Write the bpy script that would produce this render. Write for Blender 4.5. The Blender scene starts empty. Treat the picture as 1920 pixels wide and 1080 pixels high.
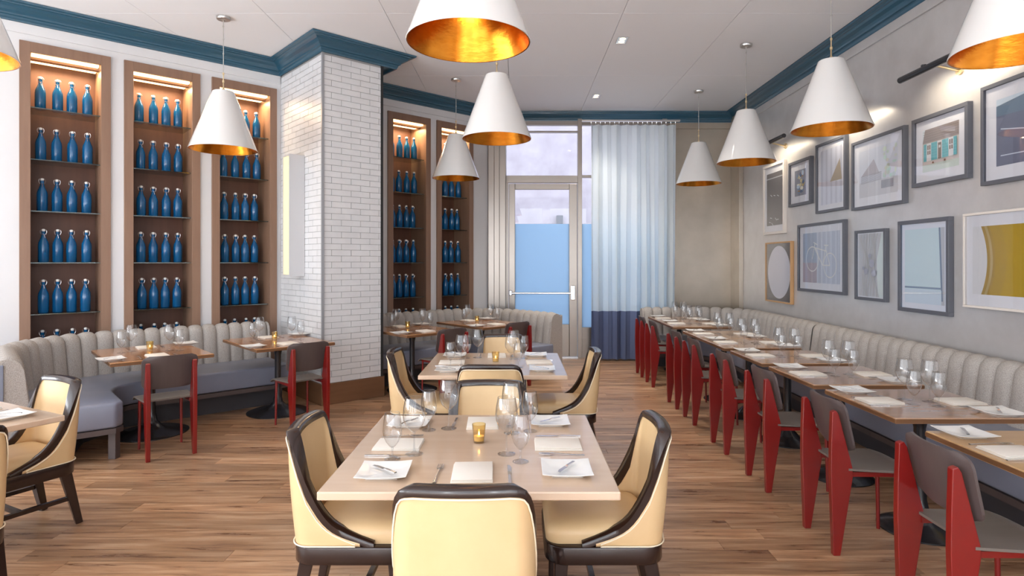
import bpy, bmesh, math, random
from mathutils import Vector, Matrix
random.seed(7)
PI = math.pi
S = bpy.context.scene
COL = S.collection

# ------------------------------------------------------------------ camera
cam_d = bpy.data.cameras.new('camera'); cam = bpy.data.objects.new('camera', cam_d); COL.objects.link(cam)
cam.location = (0, 0, 1.58); cam.rotation_euler = (PI / 2, 0, 0)
cam_d.sensor_width = 36.0; cam_d.lens = 36.0 * 1126 / 1920
cam_d.shift_x = -8 / 1920; cam_d.shift_y = -48 / 1920
cam_d.clip_start = 0.05; cam_d.clip_end = 200
S.camera = cam
# ------------------------------------------------------------------ world and light
w = bpy.data.worlds.new('world'); S.world = w; w.use_nodes = True
w.node_tree.nodes['Background'].inputs[0].default_value = (0.86, 0.92, 1.0, 1)
w.node_tree.nodes['Background'].inputs[1].default_value = 2.4


def area(name, loc, rot, sx, sy, power, color, spread=PI):
    d = bpy.data.lights.new(name, 'AREA'); d.shape = 'RECTANGLE'; d.size = sx; d.size_y = sy
    d.energy = power; d.color = color; d.spread = spread
    o = bpy.data.objects.new(name, d); COL.objects.link(o); o.location = loc; o.rotation_euler = rot
    return o


# daylight through the window walls behind and to the left of the camera
area('window_daylight_front', (-1.5, -2.93, 2.1), (-PI / 2, PI, 0), 8.6, 3.0, 190, (0.93, 0.96, 1.0))
area('window_daylight_side', (-6.43, 0.6, 2.1), (PI / 2, 0, -PI / 2), 5.8, 3.0, 50, (0.90, 0.95, 1.0))
# uplights added at the same windows to brighten the ceiling
area('ceiling_fill_front', (-1.5, -2.90, 1.2), (math.radians(-116), PI, 0), 8.6, 1.2, 860, (0.93, 0.97, 1.0))
area('ceiling_fill_side', (-6.40, 0.6, 1.2), (math.radians(145), 0, -PI / 2), 5.8, 1.2, 160, (0.93, 0.97, 1.0))
S.view_settings.view_transform = 'Standard'; S.view_settings.look = 'None'
S.view_settings.gamma = 1; S.view_settings.use_curve_mapping = False
S.view_settings.exposure = 0.74
S.cycles.max_bounces = 10; S.cycles.diffuse_bounces = 5; S.cycles.glossy_bounces = 4
S.cycles.transmission_bounces = 8; S.cycles.transparent_max_bounces = 24
S.cycles.sample_clamp_indirect = 6; S.cycles.caustics_reflective = False; S.cycles.caustics_refractive = False

# ------------------------------------------------------------------ plan of the room
_L = math.hypot(1.099, 1)
U = Vector((1.099 / _L, 1 / _L, 0)); N = Vector((1 / _L, -1.099 / _L, 0))
O = Vector((-0.2, 10, 0))
ANG = math.atan2(U.y, U.x)                       # rotation taking local x to U; local -y is N
CEIL = 4.06; WALLX = 3.64


def W(s, n, z=0.0):
    return O + U * s + N * n + Vector((0, 0, z))


# ------------------------------------------------------------------ materials
MATS = {}


def mat(name, color, rough=0.5, metal=0.0, coat=0.0, spec=0.5, **k):
    if name in MATS: return MATS[name]
    m = bpy.data.materials.new(name); m.use_nodes = True; MATS[name] = m
    nt = m.node_tree; b = nt.nodes['Principled BSDF']
    b.inputs['Base Color'].default_value = (*color, 1); b.inputs['Roughness'].default_value = rough
    b.inputs['Metallic'].default_value = metal; b.inputs['Coat Weight'].default_value = coat
    b.inputs['Coat Roughness'].default_value = 0.08
    b.inputs['Specular IOR Level'].default_value = spec
    if 'trans' in k: b.inputs['Transmission Weight'].default_value = k['trans']
    if 'ior' in k: b.inputs['IOR'].default_value = k['ior']
    if 'emit' in k:
        b.inputs['Emission Color'].default_value = (*k.get('ecol', color), 1); b.inputs['Emission Strength'].default_value = k['emit']
    if 'noise' in k:                              # (scale vec, amount, second colour)
        sc, amt, c2 = k['noise']
        tc = nt.nodes.new('ShaderNodeTexCoord'); mp = nt.nodes.new('ShaderNodeMapping'); mp.inputs['Scale'].default_value = sc
        no = nt.nodes.new('ShaderNodeTexNoise'); no.inputs['Scale'].default_value = 1.0; no.inputs['Detail'].default_value = 6
        no.inputs['Roughness'].default_value = 0.6
        rp = nt.nodes.new('ShaderNodeValToRGB'); rp.color_ramp.elements[0].position = 0.5 - amt; rp.color_ramp.elements[1].position = 0.5 + amt
        rp.color_ramp.elements[0].color = (*color, 1); rp.color_ramp.elements[1].color = (*c2, 1)
        nt.links.new(tc.outputs['Object'], mp.inputs[0]); nt.links.new(mp.outputs[0], no.inputs['Vector'])
        nt.links.new(no.outputs['Fac'], rp.inputs[0]); nt.links.new(rp.outputs[0], b.inputs['Base Color'])
        if 'bump' in k:
            bp = nt.nodes.new('ShaderNodeBump'); bp.inputs['Strength'].default_value = k['bump']; bp.inputs['Distance'].default_value = 0.01
            nt.links.new(no.outputs['Fac'], bp.inputs['Height']); nt.links.new(bp.outputs[0], b.inputs['Normal'])
    return m


def glass_mat(name, tint=(1, 1, 1), gloss=1.0, rough=0.0, ior=1.5):
    m = bpy.data.materials.new(name); m.use_nodes = True; MATS[name] = m
    nt = m.node_tree; nt.nodes.clear()
    out = nt.nodes.new('ShaderNodeOutputMaterial'); mx = nt.nodes.new('ShaderNodeMixShader')
    tr = nt.nodes.new('ShaderNodeBsdfTransparent'); tr.inputs[0].default_value = (*tint, 1)
    gl = nt.nodes.new('ShaderNodeBsdfGlossy'); gl.inputs['Roughness'].default_value = rough
    fr = nt.nodes.new('ShaderNodeFresnel'); fr.inputs[0].default_value = ior
    ge = nt.nodes.new('ShaderNodeNewGeometry'); mr = nt.nodes.new('ShaderNodeMapRange'); mr.inputs[3].default_value = ior; mr.inputs[4].default_value = 1 / ior
    nt.links.new(ge.outputs['Backfacing'], mr.inputs[0]); nt.links.new(mr.outputs[0], fr.inputs[0])
    ml = nt.nodes.new('ShaderNodeMath'); ml.operation = 'MULTIPLY'; ml.inputs[1].default_value = gloss; ml.use_clamp = True
    nt.links.new(fr.outputs[0], ml.inputs[0]); nt.links.new(ml.outputs[0], mx.inputs[0])
    nt.links.new(tr.outputs[0], mx.inputs[1]); nt.links.new(gl.outputs[0], mx.inputs[2]); nt.links.new(mx.outputs[0], out.inputs[0])
    return m


mat('ceiling_white', (0.87, 0.875, 0.89), 0.8)
mat('wall_cream', (0.72, 0.72, 0.725), 0.22, coat=0.3, noise=((1.2, 1.2, .6), .3, (0.64, 0.64, 0.65)))
mat('wall_silver', (0.66, 0.645, 0.64), 0.30, metal=0.45, noise=((3, 3, 3), .22, (0.56, 0.54, 0.53)), bump=0.12)
mat('wall_silver_dim', (0.50, 0.425, 0.345), 0.27, metal=0.5, noise=((2.5, 2.5, 2.5), .25, (0.40, 0.34, 0.27)), bump=0.12)  # silver plaster browned in colour to carry the back wall's dimness
mat('crown_blue', (0.022, 0.085, 0.135), 0.28, coat=0.3)
mat('walnut_frame', (0.21, 0.118, 0.075), 0.42, noise=((14, 14, 1.2), .25, (0.27, 0.16, 0.105)))
mat('walnut_back', (0.10, 0.040, 0.025), 0.5, noise=((12, 12, 1.0), .25, (0.15, 0.062, 0.036)))
mat('brick_white', (0.66, 0.665, 0.675), 0.35, noise=((5, 5, 5), .2, (0.73, 0.735, 0.74)), bump=0.15)
mat('grout', (0.36, 0.36, 0.36), 0.9)
mat('grey_metal', (0.33, 0.34, 0.36), 0.4, metal=0.3)
mat('base_wood', (0.15, 0.068, 0.032), 0.4, noise=((2, 2, 18), .3, (0.20, 0.10, 0.05)))
mat('bottle_blue', (0.008, 0.19, 0.50), 0.07, trans=0.55, ior=1.35, coat=0.4)
mat('ceramic_white', (0.88, 0.88, 0.86), 0.2)
mat('steel', (0.75, 0.75, 0.76), 0.22, metal=1.0)
mat('brass', (0.78, 0.62, 0.38), 0.28, metal=1.0)
mat('shade_white', (0.73, 0.72, 0.70), 0.10, coat=0.5)
mat('gold_leaf', (0.50, 0.17, 0.014), 0.24, metal=1.0, noise=((10, 10, 22), .2, (0.64, 0.25, 0.03)), bump=0.15)
mat('nickel', (0.62, 0.61, 0.59), 0.3, metal=1.0)
mat('maple_top', (0.58, 0.42, 0.30), 0.18, coat=0.35, noise=((1.2, 16, 4), .3, (0.65, 0.49, 0.36)))
mat('oak_top', (0.30, 0.125, 0.045), 0.22, coat=0.35, noise=((3, 22, 4), .3, (0.42, 0.20, 0.08)))
mat('butcher_top', (0.44, 0.26, 0.12), 0.28, coat=0.2, noise=((3, 22, 4), .3, (0.54, 0.35, 0.18)))
mat('oak_sheen', (0.36, 0.20, 0.115), 0.18, coat=0.5, noise=((3, 22, 4), .3, (0.46, 0.28, 0.17)))  # oak lightened to paint in the window sheen on the right-row tops
mat('table_edge', (0.17, 0.08, 0.035), 0.35)
mat('black_iron', (0.018, 0.018, 0.022), 0.25, coat=0.3)
mat('red_enamel', (0.19, 0.006, 0.005), 0.28, coat=0.4)
mat('plywood_grey', (0.070, 0.052, 0.052), 0.40, noise=((3, 20, 3), .3, (0.095, 0.072, 0.068)))
mat('seat_grey', (0.13, 0.112, 0.098), 0.34, noise=((3, 20, 3), .3, (0.165, 0.14, 0.122)))
mat('leather_cream', (0.66, 0.46, 0.24), 0.40, noise=((6, 6, 6), .3, (0.72, 0.52, 0.29)))
mat('piping', (0.88, 0.80, 0.62), 0.5)
mat('dark_wood', (0.020, 0.009, 0.007), 0.24, coat=0.25)
mat('tweed', (0.31, 0.28, 0.255), 0.95, noise=((190, 190, 190), .12, (0.49, 0.455, 0.42)), bump=0.3)
mat('vinyl_blue', (0.20, 0.22, 0.29), 0.33, noise=((5, 5, 5), .3, (0.23, 0.25, 0.32)))
mat('vinyl_dark', (0.05, 0.045, 0.05), 0.6)
mat('napkin', (0.80, 0.75, 0.68), 0.9)
mat('candle_wax', (0.85, 0.72, 0.5), 0.6)
mat('flame', (1, 0.6, 0.2), emit=18, ecol=(1, .55, .15))
mat('bulb', (1, 0.8, 0.55), emit=3, ecol=(1, .72, .4))
mat('strip_light', (1, 0.75, 0.4), emit=3.2, ecol=(1, .66, .30))
mat('sconce_light', (.3, 0.25, 0.15), emit=.80, ecol=(1, .80, .40))
mat('sconce_body', (0.56, 0.56, 0.57), 0.45)
mat('bronze_frame', (0.34, 0.30, 0.265), 0.30, metal=0.75)
mat('curtain_blue', (0.115, 0.15, 0.27), 0.85)
mat('concrete', (0.34, 0.31, 0.35), 0.9, noise=((2.2, 2.2, 2.2), .2, (0.45, 0.42, 0.47)))
mat('asphalt', (0.3, 0.3, 0.32), 0.9)
mat('frame_grey', (0.10, 0.105, 0.125), 0.4)
mat('frame_white', (0.72, 0.66, 0.60), 0.4)
mat('frame_oak', (0.55, 0.32, 0.15), 0.45)
mat('matboard', (0.78, 0.76, 0.76), 0.9)
mat('matte_black', (0.02, 0.02, 0.02), 0.8)
glass_mat('clear_glass', (0.93, 0.935, 0.94), 2.4)
glass_mat('stem_glass', (0.93, 0.935, 0.94), 1.2)
glass_mat('pane_glass', (0.95, 0.95, 0.97), 1.0)
glass_mat('art_glass', (0.97, 0.98, 1.0), 1.1, 0.02)
glass_mat('shelf_glass', (0.80, 0.88, 0.90), 1.3)
glass_mat('shelf_edge', (0.45, 0.62, 0.62), 3.0, 0.1)
glass_mat('votive_glass', (0.95, 0.85, 0.62), 2.0)


def translucent(name, dcol, tcol, fac):
    m = bpy.data.materials.new(name); m.use_nodes = True; MATS[name] = m
    nt = m.node_tree; nt.nodes.clear()
    out = nt.nodes.new('ShaderNodeOutputMaterial'); mx = nt.nodes.new('ShaderNodeMixShader'); mx.inputs[0].default_value = fac
    d = nt.nodes.new('ShaderNodeBsdfDiffuse'); d.inputs[0].default_value = (*dcol, 1)
    t = nt.nodes.new('ShaderNodeBsdfTranslucent'); t.inputs[0].default_value = (*tcol, 1)
    nt.links.new(d.outputs[0], mx.inputs[1]); nt.links.new(t.outputs[0], mx.inputs[2]); nt.links.new(mx.outputs[0], out.inputs[0])
    return m


translucent('sheer_white', (0.84, 0.88, 0.88), (0.88, 0.93, 0.93), 0.55)
translucent('frosted_film', (0.46, 0.58, 0.70), (0.62, 0.79, 0.94), 0.75)


def floor_material():
    m = bpy.data.materials.new('plank_wood'); m.use_nodes = True; MATS['plank_wood'] = m
    nt = m.node_tree; b = nt.nodes['Principled BSDF']; nn = nt.nodes.new; ln = nt.links.new
    oi = nn('ShaderNodeObjectInfo'); at = nn('ShaderNodeAttribute'); at.attribute_name = 'tone'
    ad = nn('ShaderNodeMath'); ad.operation = 'ADD'; ln(oi.outputs['Random'], ad.inputs[0]); ln(at.outputs['Fac'], ad.inputs[1])
    fr = nn('ShaderNodeMath'); fr.operation = 'FRACT'; ln(ad.outputs[0], fr.inputs[0])
    g = nn('ShaderNodeNewGeometry'); mp = nn('ShaderNodeMapping'); mp.inputs['Scale'].default_value = (1.1, 15, 1)
    off = nn('ShaderNodeCombineXYZ'); mu = nn('ShaderNodeMath'); mu.operation = 'MULTIPLY'; mu.inputs[1].default_value = 37.0
    ln(fr.outputs[0], mu.inputs[0]); ln(mu.outputs[0], off.inputs[0])
    ln(g.outputs['Position'], mp.inputs[0]); ln(off.outputs[0], mp.inputs['Location'])
    no = nn('ShaderNodeTexNoise'); no.inputs['Scale'].default_value = 1.6; no.inputs['Detail'].default_value = 9; no.inputs['Roughness'].default_value = .65
    no.inputs['Distortion'].default_value = .6
    ln(mp.outputs[0], no.inputs['Vector'])
    rp = nn('ShaderNodeValToRGB'); e = rp.color_ramp.elements
    e[0].position = .30; e[0].color = (0.15, 0.07, 0.04, 1); e[1].position = .70; e[1].color = (0.60, 0.41, 0.265, 1)
    x = e.new(.5); x.color = (0.42, 0.235, 0.125, 1)
    ln(no.outputs['Fac'], rp.inputs[0])
    tn = nn('ShaderNodeMapRange'); tn.inputs[3].default_value = .70; tn.inputs[4].default_value = 1.18; ln(fr.outputs[0], tn.inputs[0])
    mxc = nn('ShaderNodeVectorMath'); mxc.operation = 'SCALE'; ln(rp.outputs[0], mxc.inputs[0]); ln(tn.outputs[0], mxc.inputs['Scale'])
    ln(mxc.outputs[0], b.inputs['Base Color'])
    rr = nn('ShaderNodeMapRange'); rr.inputs[3].default_value = .20; rr.inputs[4].default_value = .40; ln(no.outputs['Fac'], rr.inputs[0]); ln(rr.outputs[0], b.inputs['Roughness'])
    bp = nn('ShaderNodeBump'); bp.inputs['Strength'].default_value = .15; bp.inputs['Distance'].default_value = .004
    ln(no.outputs['Fac'], bp.inputs['Height']); ln(bp.outputs[0], b.inputs['Normal'])


floor_material()


def print_material():
    m = bpy.data.materials.new('art_print'); m.use_nodes = True; MATS['art_print'] = m
    nt = m.node_tree; b = nt.nodes['Principled BSDF']; b.inputs['Roughness'].default_value = .7
    at = nt.nodes.new('ShaderNodeAttribute'); at.attribute_name = 'ink'
    nt.links.new(at.outputs['Color'], b.inputs['Base Color'])


print_material()


# ------------------------------------------------------------------ mesh helpers
class MB:
    def __init__(self):
        self.v = []; self.f = []; self.c = []

    def add(self, vs, fs, col=None):
        k = len(self.v); self.v += [tuple(p) for p in vs]; self.f += [tuple(k + i for i in q) for q in fs]
        self.c += [col] * len(fs); return self

    def box(self, x0, x1, y0, y1, z0, z1, M=None, col=None):
        vs = [Vector(p) for p in ((x0, y0, z0), (x1, y0, z0), (x1, y1, z0), (x0, y1, z0), (x0, y0, z1), (x1, y0, z1), (x1, y1, z1), (x0, y1, z1))]
        if M is not None: vs = [M @ p for p in vs]
        return self.add(vs, [(0, 3, 2, 1), (4, 5, 6, 7), (0, 1, 5, 4), (1, 2, 6, 5), (2, 3, 7, 6), (3, 0, 4, 7)], col)

    def wbox(self, s0, s1, n0, n1, z0, z1):       # box in wall coordinates of the diagonal wall
        vs = [W(s, n, z) for z in (z0, z1) for s, n in ((s0, n1), (s1, n1), (s1, n0), (s0, n0))]
        return self.add(vs, [(0, 3, 2, 1), (4, 5, 6, 7), (0, 1, 5, 4), (1, 2, 6, 5), (2, 3, 7, 6), (3, 0, 4, 7)])

    def prism(self, pts, z0, z1):
        n = len(pts); vs = [(p[0], p[1], z0) for p in pts] + [(p[0], p[1], z1) for p in pts]
        return self.add(vs, [tuple(range(n))[::-1], tuple(range(n, 2 * n))] + [(i, (i + 1) % n, n + (i + 1) % n, n + i) for i in range(n)])

    def lathe(self, prof, seg=24, c=(0, 0, 0), cap=False):
        n = len(prof); vs = []; fs = []
        for r, z in prof:
            for k in range(seg):
                a = 2 * PI * k / seg; vs.append((c[0] + r * math.cos(a), c[1] + r * math.sin(a), c[2] + z))
        for i in range(n - 1):
            for k in range(seg):
                q = (k + 1) % seg; fs.append((i * seg + k, i * seg + q, (i + 1) * seg + q, (i + 1) * seg + k))
        if cap:
            fs.append(tuple(range(seg))[::-1]); fs.append(tuple((n - 1) * seg + k for k in range(seg)))
        return self.add(vs, fs)

    def tube(self, pts, r, seg=8, closed=False):
        pts = [Vector(p) for p in pts]; n = len(pts); vs = []; fs = []; prev = None
        rs = r if isinstance(r, (list, tuple)) else [r] * n
        for i, p in enumerate(pts):
            if closed: t = pts[(i + 1) % n] - pts[i - 1]
            else: t = pts[min(i + 1, n - 1)] - pts[max(i - 1, 0)]
            t.normalize()
            if prev is None: a = Vector((0, 0, 1)) if abs(t.z) < .9 else Vector((1, 0, 0)); a = (a - t * a.dot(t)).normalized()
            else: a = (prev - t * prev.dot(t)).normalized()
            prev = a; b = t.cross(a)
            for k in range(seg):
                th = 2 * PI * k / seg; vs.append(p + (a * math.cos(th) + b * math.sin(th)) * rs[i])
        for i in range(n if closed else n - 1):
            j = (i + 1) % n
            for k in range(seg):
                q = (k + 1) % seg; fs.append((i * seg + k, i * seg + q, j * seg + q, j * seg + k))
        if not closed: fs.append(tuple(range(seg))[::-1]); fs.append(tuple((n - 1) * seg + k for k in range(seg)))
        return self.add(vs, fs)

    def grid(self, rows, closed_u=False):
        h = len(rows); wd = len(rows[0]); vs = [p for r in rows for p in r]; fs = []
        for i in range(h - 1):
            for k in range(wd if closed_u else wd - 1):
                q = (k + 1) % wd; fs.append((i * wd + k, i * wd + q, (i + 1) * wd + q, (i + 1) * wd + k))
        return self.add(vs, fs)

    def beam(self, p0, p1, w0, w1, up=(0, 0, 1)):   # square tapered bar
        p0 = Vector(p0); p1 = Vector(p1); t = (p1 - p0).normalized(); a = Vector(up); a = a - t * a.dot(t)
        if a.length < .1: a = Vector((1, 0, 0)) - t * t.x
        a.normalize(); b = t.cross(a); vs = []
        for p, q in ((p0, w0), (p1, w1)):
            for i, j in ((-1, -1), (1, -1), (1, 1), (-1, 1)): vs.append(p + a * i * q / 2 + b * j * q / 2)
        return self.add(vs, [(0, 1, 2, 3), (7, 6, 5, 4), (0, 4, 5, 1), (1, 5, 6, 2), (2, 6, 7, 3), (3, 7, 4, 0)])

    def mesh(self, name, smooth=False, bevel=0, bseg=2, angle=35):
        me = bpy.data.meshes.new(name); me.from_pydata(self.v, [], self.f)
        bm = bmesh.new(); bm.from_mesh(me)
        if bevel:
            bmesh.ops.remove_doubles(bm, verts=bm.verts, dist=1e-5)
            bmesh.ops.recalc_face_normals(bm, faces=bm.faces)
            ed = [e for e in bm.edges if len(e.link_faces) == 2 and e.calc_face_angle(0) > math.radians(30)]
            bmesh.ops.bevel(bm, geom=ed, offset=bevel, segments=bseg, profile=.5, affect='EDGES', clamp_overlap=True)
        else:
            bmesh.ops.recalc_face_normals(bm, faces=bm.faces)
        if smooth:
            for f in bm.faces: f.smooth = True
            for e in bm.edges:
                if len(e.link_faces) == 2 and e.calc_face_angle(0) > math.radians(angle): e.smooth = False
        bm.to_mesh(me); bm.free()
        if any(c is not None for c in self.c):
            a = me.color_attributes.new('ink', 'FLOAT_COLOR', 'CORNER')
            for p in me.polygons:
                c = self.c[p.index] or (1, 1, 1)
                for li in p.loop_indices: a.data[li].color = (*c, 1)
        return me

    def obj(self, name, m, parent=None, smooth=False, bevel=0, bseg=2, angle=35):
        return link(name, self.mesh(name, smooth, bevel, bseg, angle), m, parent)


def link(name, me, m, parent=None):
    if isinstance(m, str): m = [m]
    if not me.materials:
        for x in m: me.materials.append(MATS[x])
    o = bpy.data.objects.new(name, me); COL.objects.link(o)
    if parent is not None: o.parent = parent
    return o


def empty(name, loc=(0, 0, 0), rz=0):
    o = bpy.data.objects.new(name, None); COL.objects.link(o); o.location = loc; o.rotation_euler = (0, 0, rz)
    o.empty_display_size = .1; return o


def tag(o, label=None, cat=None, group=None, kind=None):
    if label: o['label'] = label
    if cat: o['category'] = cat
    if group: o['group'] = group
    if kind: o['kind'] = kind
    return o


def copy_tree(o, parent=None):
    c = o.copy(); COL.objects.link(c)
    if parent is not None: c.parent = parent
    for ch in list(KIDS.get(o.name, ())) or list(o.children): copy_tree(ch, c)
    return c


KIDS = {}
USED = set()


def place(proto, loc, rz, label, cat, group, jig=0):
    """first use moves the prototype itself, later uses copy it with its parts"""
    if proto.name in USED:
        o = copy_tree(proto)
    else:
        USED.add(proto.name); KIDS[proto.name] = list(proto.children)
        for c in proto.children: KIDS[c.name] = list(c.children)
        o = proto
    o.location = loc; o.rotation_euler = (0, 0, rz)
    tag(o, label, cat, group); return o


ORD = ['first', 'second', 'third', 'fourth', 'fifth', 'sixth', 'seventh', 'eighth']

# ------------------------------------------------------------------ floor
fl = empty('floor'); tag(fl, kind='structure')
slab = MB().box(-7, 4.2, -3.2, 10.2, -.12, -.016).obj('subfloor', 'matte_black', fl)
PW = .128
rows_near = []; stuff = MB(); tones = []
y = -3.1; row = 0; count = 0
while y < 10.0:
    near = 1.9 <= y < 5.05
    xmin = -6.6 if y < 4 else max(-6.6, -0.2 + 1.099 * (y + PW - 10) - .35)
    x = xmin - random.random() * 1.3
    while x < 3.64:
        L = random.uniform(1.05, 1.75); a = max(x, xmin); b = min(x + L, 3.64)
        if b - a > .05:
            dz = random.uniform(-.0006, .0006)
            if near and count < 299:
                MB().box(a + .001, b - .001, y + .001, y + PW - .001, -.016, dz).obj('plank', 'plank_wood', fl); count += 1
            else:
                stuff.box(a + .001, b - .001, y + .001, y + PW - .001, -.016, dz); tones += [random.random()] * 6
        x += L
    y += PW; row += 1
o = stuff.obj('far_planks', 'plank_wood', fl); o['kind'] = 'stuff'
at = o.data.attributes.new('tone', 'FLOAT', 'FACE')
at.data.foreach_set('value', tones)

# ------------------------------------------------------------------ ceiling
ce = empty('ceiling'); tag(ce, kind='structure')
MB().box(-7, 4.2, -3.2, 10.3, CEIL + .03, CEIL + .2).obj('ceiling_backing', 'grout', ce)
xs = [-6.1 - 1.2 + 0.0, -4.9 - 1.2 + .0]
xs = [-7.3, -6.1, -4.9, -3.7, -2.5, -1.3, -.1, 1.06, 2.22, 3.45]
ys = [-4.0, -2.0, 0.0, 2.0, 4.0, 5.98, 7.98, 10.1]
for i in range(len(xs) - 1):
    for j in range(len(ys) - 1):
        if j > 4 and xs[i + 1] < -.2 + 1.099 * (ys[j] - 10): continue
        MB().box(xs[i] + .003, xs[i + 1] - .003, ys[j] + .003, ys[j + 1] - .003, CEIL, CEIL + .03).obj('ceiling_panel', 'ceiling_white', ce)
MB().box(3.45, 3.9, -3.2, 10.2, CEIL + .001, CEIL + .028).obj('shadow_gap_strip', 'matte_black', ce)  # black strip painting the shade in the gap above the crown

# ------------------------------------------------------------------ walls
UN = [(-6.23, -5.49), (-5.372, -4.633), (-4.51, -3.765), (-2.205, -1.482), (-1.367, -.672)]
mb = MB(); edges = [-9.2] + [e for u in UN for e in u] + [.05]
for i in range(0, len(edges), 2):
    mb.wbox(edges[i], edges[i + 1], -.12, 0, 0, CEIL + .02)
for a, b in UN:
    mb.wbox(a, b, -.12, 0, 3.73, CEIL + .02); mb.wbox(a, b, -.12, 0, 0, .35)
tag(mb.obj('wall_left', 'wall_cream'), kind='structure')
tag(MB().box(WALLX, WALLX + .12, -3, 10.2, 0, CEIL + .02).obj('wall_right', 'wall_silver'), kind='structure')
tag(MB().box(2.5, WALLX + .12, 10.0, 10.15, 0, CEIL + .02).obj('wall_back', 'wall_silver_dim'), kind='structure')
tag(MB().box(3.57, 3.639, 9.62, 9.999, 0, CEIL - .01).obj('trim_8', 'wall_silver_dim', bevel=.004), kind='structure')
# window walls behind the camera
mb = MB()
mb.box(-6.5, WALLX, -3.12, -3.0, 0, .55); mb.box(-6.5, WALLX, -3.12, -3.0, 3.65, CEIL)
for x in (-6.5, -4.0, -1.5, 1.0, 3.2): mb.box(x, x + .3, -3.12, -3.0, .55, 3.65)
tag(mb.obj('wall_front', 'wall_cream'), kind='structure')
mb = MB()
mb.box(-6.62, -6.5, -3, 4.4, 0, .55); mb.box(-6.62, -6.5, -3, 4.4, 3.65, CEIL)
for yy in (-3, -.6, 1.4, 3.5): mb.box(-6.62, -6.5, yy, yy + .3 if yy < 3 else 4.4, .55, 3.65)
tag(mb.obj('wall_side', 'wall_cream'), kind='structure')
tag(MB().box(3.60, 3.639, -3, 9.6, 0, .12).obj('baseboard_right', 'base_wood'), kind='structure')

# crown moulding, mitred runs
PROF = [(0.0, 3.90), (.018, 3.90), (.022, 3.915), (.03, 3.93), (.032, 3.945), (.05, 3.95), (.055, 3.965), (.075, 3.985), (.11, 4.005),
        (.125, 4.022), (.15, 4.026), (.152, 4.034), (.185, 4.04), (.19, 4.056), (0.0, 4.056)]
PATH = [W(-9.0, 0), W(-3.71, 0), W(-3.71, 1.2), W(-2.80, 1.2), W(-2.80, 0), W(0, 0), Vector((WALLX, 10, 0)), Vector((WALLX, -3, 0))]


def offs(i, d):
    p = PATH[i]
    def nr(a, b): t = (b - a).normalized(); return Vector((t.y, -t.x, 0))
    if i == 0: return p + nr(PATH[0], PATH[1]) * d
    if i == len(PATH) - 1: return p + nr(PATH[-2], PATH[-1]) * d
    n1 = nr(PATH[i - 1], p); n2 = nr(p, PATH[i + 1]); return p + (n1 + n2) * (d / (1 + n1.dot(n2)))


for i in range(len(PATH) - 1):
    mb = MB(); n = len(PROF)
    vs = [offs(i, d) + Vector((0, 0, z)) for d, z in PROF] + [offs(i + 1, d) + Vector((0, 0, z)) for d, z in PROF]
    mb.add(vs, [(k, (k + 1) % n, n + (k + 1) % n, n + k) for k in range(n)] + [tuple(range(n))[::-1], tuple(range(n, 2 * n))])
    tag(mb.obj('trim_%d' % (i + 1), 'crown_blue'), kind='structure')
# header the column crown is fixed to
mb = MB().wbox(-3.705, -2.802, .01, 1.19, 3.93, 4.055); tag(mb.obj('trim_9', 'crown_blue'), kind='structure')
mb = MB().box(2.6, WALLX - .005, 9.97, 9.999, 3.80, 3.90); tag(mb.obj('trim_10', 'wall_silver_dim', bevel=.004), kind='structure')
tag(MB().box(3.618, 3.639, -3, 9.6, 3.80, 3.90).obj('trim_11', 'wall_silver', bevel=.004), kind='structure')
tag(MB().wbox(-9, -3.72, .001, .02, 3.80, 3.898).obj('trim_12', 'wall_cream', bevel=.004), kind='structure')
tag(MB().wbox(-2.79, -.1, .001, .02, 3.80, 3.898).obj('trim_13', 'wall_cream', bevel=.004), kind='structure')

# ------------------------------------------------------------------ brick column
col = empty('brick_column', W(-3.335, .6))
tag(col, 'white glazed brick column with brown wooden base and grey corner strip', 'column')
CI = Matrix.Translation(-W(-3.335, .6))


def col_child(mb, name, m, **k):
    mb.v = [tuple(CI @ Vector(p)) for p in mb.v]; return mb.obj(name, m, col, **k)


col_child(MB().wbox(-3.70, -2.97, .0, 1.19, 0, 3.93), 'core', 'grout')
col_child(MB().wbox(-3.725, -2.945, .0, 1.215, 0, .235), 'baseboard', 'base_wood', bevel=.004)
col_child(MB().wbox(-3.716, -3.690, 1.180, 1.206, .235, 3.92), 'corner_strip', 'grey_metal')
col_child(MB().wbox(-2.985, -2.957, 1.180, 1.204, .235, 3.92), 'edge_strip', 'matte_black')
BH = .0675; BL = .236; nb = 0; rest = MB()
bricks = []
for k in range(54):
    z0 = .238 + k * BH; z1 = min(z0 + BH - .005, 3.925)
    a = -3.688 - (BL / 2 if k % 2 else 0) - .03
    while a < -2.988:
        s0 = max(a, -3.688); s1 = min(a + BL - .005, -2.988)
        if s1 - s0 > .02: bricks.append(('f', s0, s1, z0, z1))
        a += BL
for k in range(54):
    z0 = .238 + k * BH; z1 = min(z0 + BH - .005, 3.925)
    b = 1.178 + (BL / 2 if k % 2 else 0)
    while b > 0:
        n1 = min(b, 1.178); n0 = max(b - BL + .005, .0)
        if n1 - n0 > .02: bricks.append(('l', n0, n1, z0, z1))
        b -= BL
bricks.sort(key=lambda q: (q[0] == 'l', -q[2] if q[0] == 'l' else 0))
for q in bricks:
    pr = random.uniform(.0065, .0095)
    if q[0] == 'f': args = (q[1], q[2], 1.185, 1.19 + pr, q[3], q[4])
    else: args = (-3.70 - pr, -3.695, q[1], q[2], q[3], q[4])
    if nb < 299: col_child(MB().wbox(*args), 'brick', 'brick_white'); nb += 1
    else: rest.wbox(*args)
o = col_child(rest, 'side_bricks', 'brick_white'); o['kind'] = 'stuff'

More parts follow.
